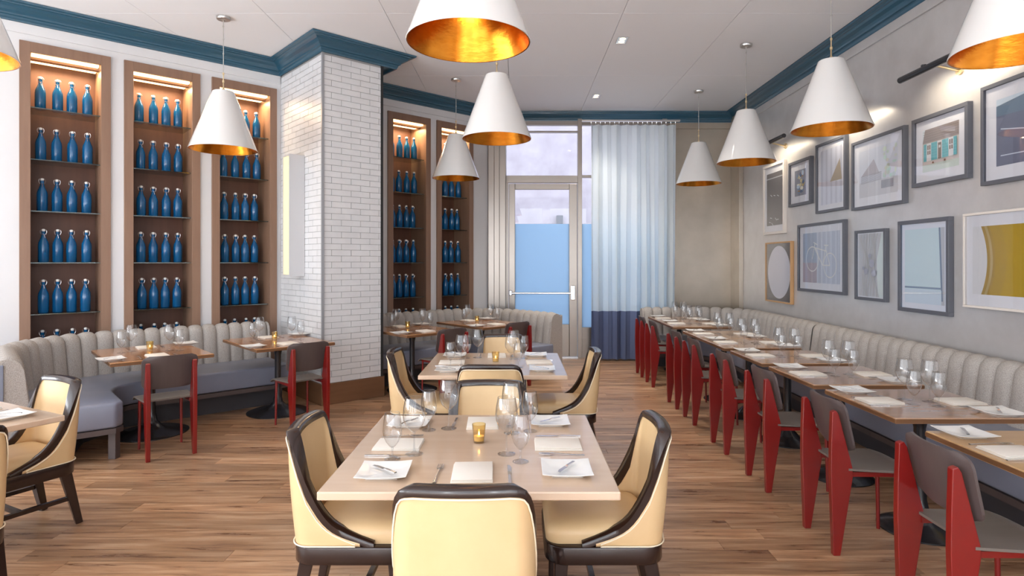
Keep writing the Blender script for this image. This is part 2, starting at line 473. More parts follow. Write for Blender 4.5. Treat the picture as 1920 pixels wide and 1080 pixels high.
# wall sconce on the column
sc = empty('wall_sconce', W(-3.71, .63, 2.12)); tag(sc, 'tall narrow grey wall sconce glowing warm yellow on the brick column', 'sconce')
CI2 = Matrix.Translation(-W(-3.71, .63, 2.12))
for nm, m, ar in (('back_plate', 'sconce_body', (-3.722, -3.712, .53, .73, 1.42, 2.82)), ('side_panel', 'sconce_body', (-3.89, -3.722, .715, .73, 1.42, 2.82)),
                  ('side_panel', 'sconce_body', (-3.89, -3.722, .53, .545, 1.42, 2.82)), ('end_cap', 'sconce_body', (-3.888, -3.722, .545, .715, 2.80, 2.82)),
                  ('end_cap', 'sconce_body', (-3.888, -3.722, .545, .715, 1.42, 1.44)), ('diffuser', 'sconce_light', (-3.884, -3.873, .547, .713, 1.442, 2.798))):
    mb = MB().wbox(*ar); mb.v = [tuple(CI2 @ Vector(p)) for p in mb.v]; mb.obj(nm, m, sc)

# ------------------------------------------------------------------ bottle niches
NN = ['leftmost', 'second from left', 'third from left', 'fourth, just past the column', 'fifth, nearest the door']
NS = ['leftmost niche', 'second niche', 'third niche', 'fourth niche', 'fifth niche']
SZ = [3.11, 2.60, 2.09, 1.58, 1.07, .56]
ROWN = ['top', 'second', 'third', 'fourth', 'fifth', 'lowest']
for ui, (a, b) in enumerate(UN):
    root = empty('display_niche', W((a + b) / 2, 0)); M = Matrix.Translation(-W((a + b) / 2, 0))
    tag(root, 'tall walnut bottle niche with glass shelves, ' + NN[ui], 'niche', 'walnut bottle niches in the diagonal wall')

    def ch(nm, m, *ar, **k):
        mb = MB().wbox(*ar); mb.v = [tuple(M @ Vector(p)) for p in mb.v]; return mb.obj(nm, m, root, **k)
    fw = .085; D = -.40
    ch('back_panel', 'walnut_back', a + .01, b - .01, D, D + .02, .36, 3.72)
    ch('side_panel', 'walnut_frame', a + fw - .02, a + fw, D + .02, -.001, .36, 3.64)
    ch('side_panel', 'walnut_frame', b - fw, b - fw + .02, D + .02, -.001, .36, 3.64)
    ch('top_panel', 'walnut_frame', a + fw, b - fw, D + .02, -.001, 3.64, 3.66)
    ch('stile', 'walnut_frame', a, a + fw, .0, .028, .36, 3.73, bevel=.002)
    ch('stile', 'walnut_frame', b - fw, b, .0, .028, .36, 3.73, bevel=.002)
    ch('top_rail', 'walnut_frame', a + fw, b - fw, .0, .028, 3.63, 3.73, bevel=.002)
    ch('baffle', 'walnut_frame', a + fw, b - fw, -.19, -.115, 3.60, 3.64)
    ch('strip_light', 'strip_light', a + fw + .01, b - fw - .01, -.10, -.035, 3.618, 3.638)
    ch('strip_light', 'strip_light', a + fw + .01, b - fw - .01, -.285, -.21, 3.605, 3.638)
    for z in SZ:
        g = ch('glass_shelf', 'shelf_glass', a + fw, b - fw, D + .021, -.03, z - .01, z)
        e = ch('shelf_edge', 'shelf_edge', a + fw, b - fw, -.0295, -.027, z - .01, z)
        e.parent = g
    c = W((a + b) / 2, -.16, 3.58)
    area('niche_light', c, (0, 0, ANG), .5, .2, 7, (1, .70, .40))

# bottle prototype
bt = empty('swing_top_bottle')
MB().lathe([(0, .0), (.040, 0), (.046, .006), (.0465, .17), (.043, .20), (.030, .232), (.019, .262), (.0155, .285), (.0165, .30), (.0175, .302), (.0175, .312), (.012, .314), (0, .314)], 20).obj('glass_body', 'bottle_blue', bt, smooth=True, angle=50)
MB().lathe([(0, .314), (.013, .314), (.0155, .320), (.0155, .330), (.009, .337), (0, .338)], 14).obj('stopper', 'ceramic_white', bt, smooth=True)
mb = MB()
for sgn in (-1, 1):
    mb.tube([(sgn * .006, 0, .334), (sgn * .02, 0, .332), (sgn * .027, 0, .318), (sgn * .027, 0, .302), (sgn * .022, 0, .288), (sgn * .0175, 0, .280)], .0017, 5)
mb.tube([(.0185 * math.cos(t * PI / 6), .0185 * math.sin(t * PI / 6), .281) for t in range(12)], .0016, 5, closed=True)
mb.tube([(.0, -.018, .281), (.004, -.024, .262), (.006, -.030, .245)], .0016, 5)
mb.obj('wire_bail', 'steel', bt, smooth=True)
for ui, (a, b) in enumerate(UN):
    c = (a + b) / 2
    for r, z in enumerate(SZ):
        for k in range(4):
            s = c + (k - 1.5) * (.128 if r < 2 else .118) - (.0 if ui < 3 else .0) + random.uniform(-.008, .008)
            p = W(s, -.17 + random.uniform(-.012, .012), z + .0005)
            place(bt, p, ANG + random.uniform(-.35, .35), 'blue swing-top bottle, %s from left, %s shelf, %s' % (ORD[k], ROWN[r], NS[ui]), 'bottle', 'blue swing-top bottles in the niches')

# ------------------------------------------------------------------ back wall: door, transom, side light
Y0 = 10.0
tag(MB().box(-.46, -.17, 9.72, 10.1, 0, 3.92).obj('trim_14', 'bronze_frame', bevel=.01), kind='structure')
tag(MB().box(-.36, -.27, 9.68, 9.719, 0, 3.90).obj('trim_15', 'bronze_frame', bevel=.008), kind='structure')
wn = empty('window_1', (.5, Y0, 3.4)); tag(wn, kind='structure')


def wch(root, nm, m, x0, x1, y0, y1, z0, z1, **k):
    L = root.location
    return MB().box(x0 - L.x, x1 - L.x, y0 - L.y, y1 - L.y, z0 - L.z, z1 - L.z).obj(nm, m, root, **k)


wch(wn, 'frame_head', 'bronze_frame', -.17, 2.5, 9.97, 10.05, 3.86, 3.96)
wch(wn, 'frame_bar', 'bronze_frame', -.17, 1.02, 9.97, 10.05, 3.74, 3.765)
wch(wn, 'frame_rail', 'bronze_frame', -.17, 1.02, 9.95, 10.06, 2.90, 3.02, bevel=.004)
wch(wn, 'pane', 'pane_glass', -.17, 1.02, 10.0, 10.008, 3.02, 3.86)
wn2 = empty('window_2', (1.8, Y0, 0)); tag(wn2, kind='structure')
wch(wn2, 'mullion', 'bronze_frame', 1.02, 1.09, 9.94, 10.07, 0, 3.96, bevel=.004)
wch(wn2, 'mullion', 'bronze_frame', 2.42, 2.5, 9.94, 10.07, 0, 3.96, bevel=.004)
wch(wn2, 'rail', 'bronze_frame', 1.09, 2.42, 9.97, 10.05, 2.99, 3.03)
wch(wn2, 'rail', 'bronze_frame', 1.09, 2.42, 9.97, 10.05, .0, .50)
wch(wn2, 'pane', 'pane_glass', 1.09, 2.42, 10.0, 10.008, 2.235, 3.86)
wch(wn2, 'frosted_pane', 'frosted_film', 1.09, 2.42, 10.0, 10.008, .50, 2.22)
dr = empty('door_1', (.42, Y0, 0)); tag(dr, kind='structure')
wch(dr, 'jamb', 'bronze_frame', -.17, -.13, 9.95, 10.06, 0, 2.90)
wch(dr, 'stile', 'bronze_frame', -.125, -.02, 9.965, 10.02, .02, 2.885, bevel=.006)
wch(dr, 'stile', 'bronze_frame', .88, 1.01, 9.965, 10.02, .02, 2.885, bevel=.006)
wch(dr, 'top_rail', 'bronze_frame', -.02, .88, 9.966, 10.02, 2.79, 2.885, bevel=.006)
wch(dr, 'bottom_rail', 'bronze_frame', -.02, .88, 9.966, 10.02, .02, .55, bevel=.006)
wch(dr, 'glass_pane', 'pane_glass', -.02, .88, 9.99, 9.998, 2.225, 2.79)
wch(dr, 'frosted_pane', 'frosted_film', -.02, .88, 9.99, 9.998, .55, 2.22)
hb = wch(dr, 'push_bar', 'steel', -.10, .93, 9.89, 9.925, 1.055, 1.09, bevel=.012)
MB().box(.90 - .42, .97 - .42, -.11, -.03, .96, 1.20).obj('bar_housing', 'steel', dr, bevel=.01)
MB().box(-.12 - .42, -.07 - .42, -.11, -.03, 1.03, 1.12).obj('bar_housing', 'steel', dr, bevel=.01)
wch(dr, 'threshold', 'steel', -.17, 1.02, 9.93, 10.08, .0, .015)

# street side
tag(MB().box(-9, 12, 10.2, 22, -.15, -.02).obj('ground', 'asphalt'), kind='structure')
bld = empty('building', (1.5, 15, 0)); tag(bld, 'pale lavender rendered building wall seen through the glass door', 'building')
MB().box(-9, 9, 0, .5, -.02, 7.5).obj('wall', 'concrete', bld)
MB().box(-9, 9, -.08, 0, 5.4, 5.55).obj('ledge', 'concrete', bld)
for x in (-6.2, -3.2, 2.4, 5.2):
    f = MB().box(x, x + 1.2, -.05, .02, 3.2, 4.9).obj('window_frame', 'frame_white', bld)
    MB().box(x + .08, x + 1.12, -.055, -.045, 3.28, 4.82).obj('pane', 'frame_grey', f)
tr = MB(); tag(MB().box(1.0, 1.16, 14.9, 14.98, 2.3, 2.75).obj('wall_vent', 'frame_grey', bevel=.01), 'small grey vent on the outside wall beyond the door', 'vent')

# ------------------------------------------------------------------ curtain
cu = empty('curtain', (1.86, 9.62, 0)); tag(cu, 'floor-length white sheer curtain with dark blue lower band beside the glass door', 'curtain')


def folds(z0, z1, nz, amp, x0=-.66, x1=.69, nf=9.0):
    rows = []
    for j in range(nz + 1):
        t = j / nz; z = z0 + (z1 - z0) * t; zz = (z) / 3.8; r = []
        for i in range(181):
            q = i / 180; xx = x0 + (x1 - x0) * q
            ph = q * nf * 2 * PI + .45 * math.sin(q * 9.0) + .25 * math.sin(zz * 3 + q * 17)
            d = amp * (.75 + .35 * math.sin(q * 23)) * math.sin(ph)
            xx += .012 * math.sin(2 * ph) + .02 * (1 - zz) * math.sin(q * 11)
            r.append((xx, d, z))
        rows.append(r)
    return rows


MB().grid(folds(.80, 3.78, 14, .055)).obj('sheer_panel', 'sheer_white', cu, smooth=True, angle=80)
MB().grid(folds(.03, .80, 6, .055)).obj('blue_band', 'curtain_blue', cu, smooth=True, angle=80)
mb = MB()
for i in range(19):
    q = i / 18; mb.tube([(-.66 + 1.35 * q, 0, 3.775), (-.66 + 1.35 * q, .005, 3.81), (-.66 + 1.35 * q, 0, 3.835)], .005, 5)
mb.obj('hooks', 'steel', cu)
tag(MB().box(1.05, 2.62, 9.595, 9.645, 3.835, 3.86).obj('curtain_track', 'nickel'), 'slim metal curtain track under the blue cornice', 'curtain track')

# ------------------------------------------------------------------ pendants
pd = empty('pendant_lamp')
R = .3175; H = .585
MB().lathe([(R, 0), (R + .002, .004), (.103, H), (.098, H + .004), (.03, H + .006)], 64).obj('shade', 'shade_white', pd, smooth=True, angle=30)
ln = MB().lathe([(R, .0005), (R - .006, .002), (.098, H - .006), (.0, H - .004)], 64).obj('gold_lining', 'gold_leaf', pd, smooth=True, angle=30)
mb = MB().lathe([(.0, 0), (.013, 0), (.013, .03), (.006, .04), (.006, .09), (.011, .095), (.011, .115), (.005, .12), (.005, .17), (.010, .175), (.010, .19), (.005, .195), (.0, .2)], 12, c=(0, 0, H + .004))
mb.obj('brass_stem', 'brass', pd, smooth=True)
zt = CEIL - 2.715
mb = MB()
mb.tube([(0, 0, H + .2), (0, 0, zt - .02)], .0045, 8)
for t in (.35, .62, .86):
    mb.lathe([(0, -.008), (.008, -.006), (.008, .006), (0, .008)], 10, c=(0, 0, H + .2 + t * (zt - H - .22)))
mb.obj('rod', 'nickel', pd, smooth=True)
MB().lathe([(0, -.035), (.02, -.035), (.025, -.03), (.062, -.028), (.066, -.022), (.066, -.001), (0, -.001)], 32, c=(0, 0, zt)).obj('canopy', 'nickel', pd, smooth=True)
MB().lathe([(0, .20), (.02, .205), (.03, .225), (.03, .25), (.018, .28), (.013, .30), (.013, H - .006)], 16).obj('bulb', 'bulb', pd, smooth=True)
PEND = [(-3.10, 3.26, 'pendant lamp cut off by the left edge of the view'), (-2.96, 6.07, 'pendant lamp hanging in front of the third bottle niche'),
        (-.246, 3.10, 'large near pendant lamp above the nearest pale square table'), (-.18, 5.53, 'pendant lamp above the second pale square table'),
        (-.815, 8.12, 'pendant lamp hanging before the far bottle niches behind the column'), (2.633, 8.67, 'farthest pendant lamp of the right-hand row'),
        (2.614, 6.83, 'third pendant lamp from the camera in the right-hand row'), (2.69, 5.13, 'second pendant lamp from the camera in the right-hand row'),
        (2.70, 3.22, 'nearest pendant lamp of the right-hand row, cut by the frame edge')]
for x, y, lb in PEND:
    place(pd, (x, y, 2.715), random.random() * 6, 'white conical gold-lined ' + lb, 'pendant lamp', 'white cone pendants with gold lining')
    d = bpy.data.lights.new('pendant_light', 'POINT'); d.energy = 1.3; d.color = (1, .74, .46); d.shadow_soft_size = .03
    o = bpy.data.objects.new('pendant_light', d); COL.objects.link(o); o.location = (x, y, 2.715 + .16)

# recessed downlights
dl = empty('recessed_downlight')
mb = MB(); mb.box(-.09, .09, -.06, -.05, -.006, 0); mb.box(-.09, .09, .05, .06, -.006, 0); mb.box(-.10, -.09, -.06, .06, -.006, 0); mb.box(.09, .10, -.06, .06, -.006, 0)
mb.obj('trim_ring', 'nickel', dl)
MB().box(-.09, .09, -.05, .05, -.003, -.001).obj('well', 'steel', dl)
for sx in (-.042, .042):
    MB().lathe([(0, -.004), (.03, -.006), (.036, -.002), (.036, -.001)], 20, c=(sx, 0, 0)).obj('lamp_face', 'bulb', dl, smooth=True)
for (x, y), lb in (((1.18, 6.70), 'nearer twin-lamp square downlight recessed in the white ceiling'), ((1.19, 8.95), 'farther twin-lamp square downlight recessed near the back cornice')):
    place(dl, (x, y, CEIL), PI / 2, lb, 'downlight', 'recessed ceiling downlights')
    d = bpy.data.lights.new('downlight_beam', 'SPOT'); d.energy = 120; d.spot_size = 1.7; d.spot_blend = .9; d.color = (1, .93, .84); d.shadow_soft_size = .05
    o = bpy.data.objects.new('downlight_beam', d); COL.objects.link(o); o.location = (x, y, CEIL - .02)

# picture lights on the right wall
pl = empty('picture_light')
MB().tube([(-.22, -.43, .03), (-.22, .43, .03)], .028, 14).obj('tube_housing', 'black_iron', pl, smooth=True, angle=60)
MB().tube([(-.014, 0, -.02), (-.10, 0, -.0), (-.20, 0, .02)], .010, 8).obj('arm', 'brass', pl, smooth=True)
MB().tube([(0, 0, -.02), (-.018, 0, -.02)], .035, 16).obj('wall_plate', 'brass', pl, smooth=True, angle=40)
MB().tube([(-.22, .10, .055), (-.22, .14, .065)], .013, 8).obj('knob', 'black_iron', pl, smooth=True)
for y, lb in ((4.92, 'nearest dark tube picture light on brass arm above the house picture'), (6.50, 'middle dark tube picture light behind the second pendant lamp'), (8.10, 'farthest dark tube picture light on brass arm above the tall pale frame')):
    place(pl, (WALLX - .0, y, 3.17), 0, lb, 'picture light', 'picture lights on the silver wall')
    area('picture_beam', (WALLX - .24, y, 3.165), (0, math.radians(-35), 0), .03, .6, 2.2, (1, .86, .66), 2.4)


# ------------------------------------------------------------------ framed pictures on the right wall
def P(mb, pts, col, d):        # polygon of ink in (u,v) picture coordinates, d = tiny print layer
    mb.add([(-d, -u, v) for u, v in pts], [tuple(range(len(pts)))], col)


def rect(mb, u0, v0, u1, v1, col, d=0): P(mb, [(u0, v0), (u1, v0), (u1, v1), (u0, v1)], col, d)


def ring(mb, cx, cy, rx, ry, t, col, d, n=28):
    for k in range(n):
        a = 2 * PI * k / n; b = 2 * PI * (k + 1) / n
        P(mb, [(cx + rx * math.cos(a), cy + ry * math.sin(a)), (cx + rx * math.cos(b), cy + ry * math.sin(b)),
               (cx + (rx - t) * math.cos(b), cy + (ry - t) * math.sin(b)), (cx + (rx - t) * math.cos(a), cy + (ry - t) * math.sin(a))], col, d)


def disc(mb, cx, cy, rx, ry, col, d, n=32):
    P(mb, [(cx + rx * math.cos(2 * PI * k / n), cy + ry * math.sin(2 * PI * k / n)) for k in range(n)], col, d)


def line(mb, u0, v0, u1, v1, t, col, d):
    a = Vector((u1 - u0, v1 - v0)); a.normalize(); b = Vector((-a.y, a.x)) * t / 2
    P(mb, [(u0 + b.x, v0 + b.y), (u1 + b.x, v1 + b.y), (u1 - b.x, v1 - b.y), (u0 - b.x, v0 - b.y)], col, d)


def frame(y0, y1, z0, z1, fmat, fw, mw, label, draw, bg, depth=.045):
    """y0 nearer the camera. picture u runs from the far end (viewer's left) to the near end"""
    w_ = y1 - y0; h_ = z1 - z0; root = empty('framed_picture', (WALLX - .001, (y0 + y1) / 2, (z0 + z1) / 2))
    tag(root, label, 'picture', 'framed pictures on the silver wall')
    hw = w_ / 2; hh = h_ / 2
    for nm, ar in (('frame_rail', (-hw, hw, hh - fw, hh)), ('frame_rail', (-hw, hw, -hh, -hh + fw)), ('frame_stile', (-hw, -hw + fw, -hh + fw, hh - fw)), ('frame_stile', (hw - fw, hw, -hh + fw, hh - fw))):
        MB().box(-depth, 0, ar[0], ar[1], ar[2], ar[3]).obj(nm, fmat, root, bevel=.0015, bseg=1)
    MB().box(-depth + .022, -.002, -hw + fw, hw - fw, -hh + fw, hh - fw).obj('mat_board', 'matboard', root)
    iw = hw - fw - mw[0]; ih = hh - fw - mw[1]
    mb = MB(); rect(mb, -iw, -ih, iw, ih, bg, depth - .021)
    D = [depth - .021]

    def nd(): D[0] += .00012; return D[0]
    draw(mb, iw, ih, nd); mb.obj('print', 'art_print', root)
    MB().box(-depth + .006, -depth + .009, -hw + fw, hw - fw, -hh + fw, hh - fw).obj('glazing', 'art_glass', root)


rnd = random.Random(3)


def art_tall(mb, w, h, nd):
    rect(mb, -w, h * .78, w, h * .82, (.5, .5, .5), nd())
    for cx, cy in ((-.5, .18), (-.1, .14), (.35, .12), (-.7, -.86), (-.55, -.7), (-.35, -.9), (.1, -.72), (.3, -.8)):
        a = rnd.uniform(-.7, .2); line(mb, cx * w, cy * h, cx * w + .06 * math.cos(a), cy * h + .06 * math.sin(a), .008, (.85, .85, .85), nd())


def art_small(mb, w, h, nd):
    cols = [(.25, .32, .42), (.62, .45, .15), (.7, .6, .35), (.1, .15, .25), (.55, .65, .75), (.45, .25, .1), (.8, .75, .6)]
    for k in range(26):
        c = cols[k % 7]; disc(mb, rnd.uniform(-.6, .6) * w, rnd.uniform(-.75, .75) * h, rnd.uniform(.1, .32) * w, rnd.uniform(.06, .2) * h, c, nd(), 9)


def art_reflections(mb, w, h, nd):  # paints the curtain folds and pendant cone mirrored in the glazing
    for k in range(9):
        g = .55 + .15 * (k % 2); u = -w + 2 * w * (k + .3) / 9; rect(mb, u, -h, u + w * .12, h, (g, g, g + .05), nd())
    P(mb, [(w * .8, h * .55), (w * .98, -h * .2), (-w * .1, -h * .2)], (.42, .33, .22), nd())


def art_pavilion(mb, w, h, nd):
    rect(mb, -w, -h, w, -h * .35, (.62, .60, .60), nd()); P(mb, [(-w * .9, -h * .1), (-w * .2, h * .55), (w * .1, -h * .1)], (.48, .43, .44), nd())
    for k in range(7): line(mb, -w * .9, -h * (.1 + .05 * k), w * .2, -h * (.05 + .05 * k), .006, (.33, .31, .33), nd())
    for k in range(22): disc(mb, w * rnd.uniform(.35, .95), h * rnd.uniform(-.3, .95), w * rnd.uniform(.05, .12), h * rnd.uniform(.04, .12), (rnd.uniform(.5, .7), rnd.uniform(.62, .75), rnd.uniform(.5, .62)), nd(), 8)
    rect(mb, w * .2, -h * .75, w * .8, -h * .42, (.34, .33, .36), nd())


def art_house(mb, w, h, nd):
    teal = (.16, .48, .50); wall = (.62, .55, .48); roof = (.33, .27, .24)
    rect(mb, -w, -h, w, -h * .62, (.62, .68, .58), nd()); P(mb, [(-w, h * .35), (-w * .85, h), (w, h), (w, h * .35)], roof, nd())
    for k in range(5): line(mb, -w * .95, h * (.45 + .11 * k), w, h * (.45 + .11 * k), .004, (.26, .21, .19), nd())
    rect(mb, -w, -h * .62, w, h * .35, wall, nd()); rect(mb, -w, -h * .66, w, -h * .55, (.68, .58, .52), nd())
    for c in (-.62, .0, .62):
        rect(mb, (c - .13) * w, -h * .5, (c + .13) * w, h * .32, (.75, .72, .68), nd())
        rect(mb, (c - .09) * w, -h * (.5 if c == 0 else .2), (c + .09) * w, h * .24, (.22, .16, .12), nd())
        if c: line(mb, c * w, -h * .2, c * w, h * .24, .008, (.75, .72, .68), nd()); line(mb, (c - .09) * w, 0, (c + .09) * w, 0, .008, (.75, .72, .68), nd())
        else: rect(mb, -w * .05, h * .0, w * .05, h * .12, (.7, .68, .62), nd())
        for sg in (-1, 1):
            u = (c + sg * .22) * w; rect(mb, u - w * .085, -h * .5, u + w * .085, h * .32, teal, nd())
            for k in range(6): line(mb, u - w * .07, h * (-.42 + .13 * k), u + w * .07, h * (-.42 + .13 * k), .003, (.10, .36, .38), nd())
    for c in (-.35, .3): disc(mb, c * w, -h * .62, w * .05, h * .05, (.3, .15, .1), nd(), 8)


def art_tower(mb, w, h, nd):
    rect(mb, -w, -h, w * .5, h * .55, (.17, .18, .24), nd()); P(mb, [(-w, h * .5), (-w, h * .8), (-w * .2, h * .98), (w * .6, h * .55), (w * .55, h * .42)], (.16, .22, .28), nd())
    for k in range(7): line(mb, -w * .1 + k * w * .15, -h, -w * .1 + k * w * .15, h * .5, .012, (.33, .25, .18), nd())
    for a, b, c, d in ((-.9, .1, -.4, -.05), (-.2, .35, .8, -.1), (-.2, -.2, .8, -.5), (-.9, -.7, -.3, -.72)): line(mb, a * w, b * h, c * w, d * h, .008, (.6, .64, .7), nd())


def art_circle(mb, w, h, nd): disc(mb, 0, 0, w * .92, h * .92, (.70, .68, .72), nd(), 48)


def art_bike(mb, w, h, nd):
    rect(mb, -w, -h, w, -h * .2, (.45, .36, .38), nd()); rect(mb, -w * .2, -h, w, h, (.50, .52, .58), nd())
    for k in range(5): rect(mb, w * (-.2 + .24 * k), -h, w * (-.12 + .24 * k), h, (.60, .62, .67), nd())
    c = (.80, .76, .68)
    ring(mb, -w * .45, -h * .05, w * .36, w * .36 * 1.0, .014, c, nd()); ring(mb, w * .5, -h * .3, w * .34, w * .34, .012, c, nd())
    for a, b, d, e in ((-.45, -.05, -.3, .55), (-.3, .4, .3, .25), (-.3, .35, .12, -.3), (.12, -.3, .3, .45), (.12, -.3, .5, -.3), (.3, .3, .5, -.3), (-.38, .62, -.15, .5), (.2, .48, .42, .46)):
        line(mb, a * w, b * h, d * w, e * h, .013, c, nd())


def art_tree(mb, w, h, nd):
    P(mb, [(w * .55, -h), (w, -h), (w, h), (w * .8, h), (w * .45, h * .2), (w * .45, -h * .3)], (.70, .76, .70), nd())
    for k in range(9):
        u = w * (-.85 + .18 * k); pts = [(u + .02 * math.sin(j * .9 + k) - (u + w * .15) * .45 * (1 - abs(j - 6) / 6), -h + 2 * h * j / 12) for j in range(13)]
        for j in range(12): line(mb, *pts[j], *pts[j + 1], .008, (.52 - .02 * (k % 3), .47, .42), nd())
    for u, v, r in ((-.3, -.2, .1), (.15, .05, .13), (.3, -.25, .12), (.0, .3, .07), (-.5, -.1, .06)): disc(mb, u * w, v * h, r * w * 1.6, r * h, (.36, .36, .42), nd(), 10)


def art_green(mb, w, h, nd):
    rect(mb, w * .82, -h, w, h, (.55, .52, .50), nd()); P(mb, [(w * .72, h), (w * .8, h), (w * .92, -h * .9), (w * .84, -h * .9)], (.20, .23, .28), nd())
    rect(mb, -w, -h * .60, w * .85, -h * .55, (.25, .29, .34), nd()); rect(mb, -w, -h, w * .85, -h * .62, (.64, .70, .72), nd())


def art_gold(mb, w, h, nd):
    n = 14; L = [(-w * .86 + w * .10 * (1 - (2 * j / n - 1) ** 2) * 1.0, -h + 2 * h * j / n) for j in range(n + 1)]
    for a, c in ((0, (.42, .27, .07)), (.05, (.50, .37, .17)), (.09, (.42, .26, .05)), (.13, (.45, .28, .03)), (.3, (.48, .30, .015))):
        P(mb, [(u + a * w, v) for u, v in L] + [(w, h), (w, -h)], c, nd())
    for j in range(6):
        for k in range(8): line(mb, w * (.1 + .08 * k), h * (-.5 + .15 * j), w * (.14 + .08 * k), h * (-.44 + .15 * j), .004, (.56, .37, .04), nd())


frame(8.07, 8.75, 1.975, 2.965, 'frame_white', .035, (.05, .09), 'tall pale wooden frame with dark photo, top of the far end', art_tall, (.13, .12, .12))
frame(7.345, 7.94, 2.305, 2.885, 'frame_grey', .035, (.11, .09), 'smallest dark grey frame with colourful still life, beside the tall pale frame', art_small, (.3, .3, .34))
frame(6.57, 7.22, 2.163, 2.982, 'frame_grey', .03, (.06, .06), 'dark frame with painted pale reflections, between smallest frame and sketch frame', art_reflections, (.66, .66, .71))
frame(5.57, 6.447, 2.132, 2.855, 'frame_grey', .03, (.09, .09), 'dark frame with faded pavilion and foliage print, left of the house picture', art_pavilion, (.70, .70, .73))
frame(4.783, 5.463, 2.255, 2.867, 'frame_grey', .035, (.085, .085), 'grey frame with photo of a house with turquoise shutters', art_house, (.70, .74, .74))
frame(3.55, 4.652, 2.17, 2.93, 'frame_grey', .03, (.10, .10), 'large dark blue-grey frame with iron tower photo, cut by the picture edge', art_tower, (.60, .68, .72))
frame(7.867, 8.675, 1.027, 1.862, 'frame_oak', .02, (.002, .002), 'light oak frame with large white circle on dark ground', art_circle, (.13, .115, .115))
frame(6.589, 7.685, 1.218, 2.055, 'frame_grey', .035, (.08, .08), 'grey frame with a bicycle print', art_bike, (.38, .42, .50))
frame(5.855, 6.386, 1.19, 1.914, 'frame_grey', .03, (.012, .012), 'narrow dark frame with tangled tree-root print, right of the bicycle picture', art_tree, (.56, .54, .53))
frame(4.992, 5.662, 1.128, 1.964, 'frame_grey', .035, (.04, .05), 'dark grey frame with pale green print and dark window bars', art_green, (.64, .74, .71))
frame(3.45, 4.835, 1.223, 1.968, 'frame_white', .018, (.06, .09), 'wide white frame with ochre gold abstract print', art_gold, (.72, .70, .68))

# ------------------------------------------------------------------ banquettes
SEATZ = .46; TOPZ = .875


def channel_mesh(wd, wb=None, name='channel'):
    """one upholstered back channel, front towards +x, width along y; wb = width at the back"""
    wb = wb or wd; prof = []
    for t in range(5): prof.append((.0 - .045 * t / 4, SEATZ - .03 + (TOPZ - .09 - SEATZ + .03) * t / 4, 1))
    for t in range(1, 6):
        a = PI * t / 6; prof.append((-.045 - .07 * (1 - math.cos(a)), TOPZ - .09 + .075 * math.sin(a), 1))
    prof.append((-.185, TOPZ - .09, 1)); prof.append((-.185, SEATZ, 1))
    rows = []
    for i, (x, z, q) in enumerate(prof):
        nx = prof[min(i + 1, len(prof) - 1)][1] - prof[max(i - 1, 0)][1]; nz = -(prof[min(i + 1, len(prof) - 1)][0] - prof[max(i - 1, 0)][0])
        l = math.hypot(nx, nz) or 1; nx /= l; nz /= l
        if i >= len(prof) - 2: nx = nz = 0
        r = []
        ww = wd + (wb - wd) * (-x / .185)
        for k in range(9):
            t = -1 + 2 * k / 8; bl = .032 * (math.sqrt(max(0, 1 - t * t * .995)) - .15)
            r.append((x + nx * bl, t * ww / 2 * .998, z + nz * bl))
        rows.append(r)
    return MB().grid(rows).mesh(name, smooth=True, angle=75)


def path_walk(pts_arc):
    """pts_arc: list of ('L', p0, p1) and ('A', centre, r, a0, a1). yields (point, front normal, is_arc)"""
    return pts_arc


def end_panel(root, I, p, front, along, m):
    prof = [(.012, .20), (.012, SEATZ), (-.02, TOPZ - .10)] + [(-.030 - .09 * (1 - math.cos(a)), TOPZ - .09 + .085 * math.sin(a)) for a in (PI / 6, PI / 3, PI / 2, PI * 2 / 3, PI * 5 / 6)] + [(-.238, TOPZ - .03), (-.238, .12), (-.05, .12)]
    n = len(prof); vs = [p - I + front * x + along * k + Vector((0, 0, z)) for k in (-.012, .014) for x, z in prof]
    MB().add(vs, [tuple(range(n)), tuple(range(n, 2 * n))[::-1]] + [(i, n + i, n + (i + 1) % n, (i + 1) % n) for i in range(n)]).obj('end_panel', m, root, bevel=.004)


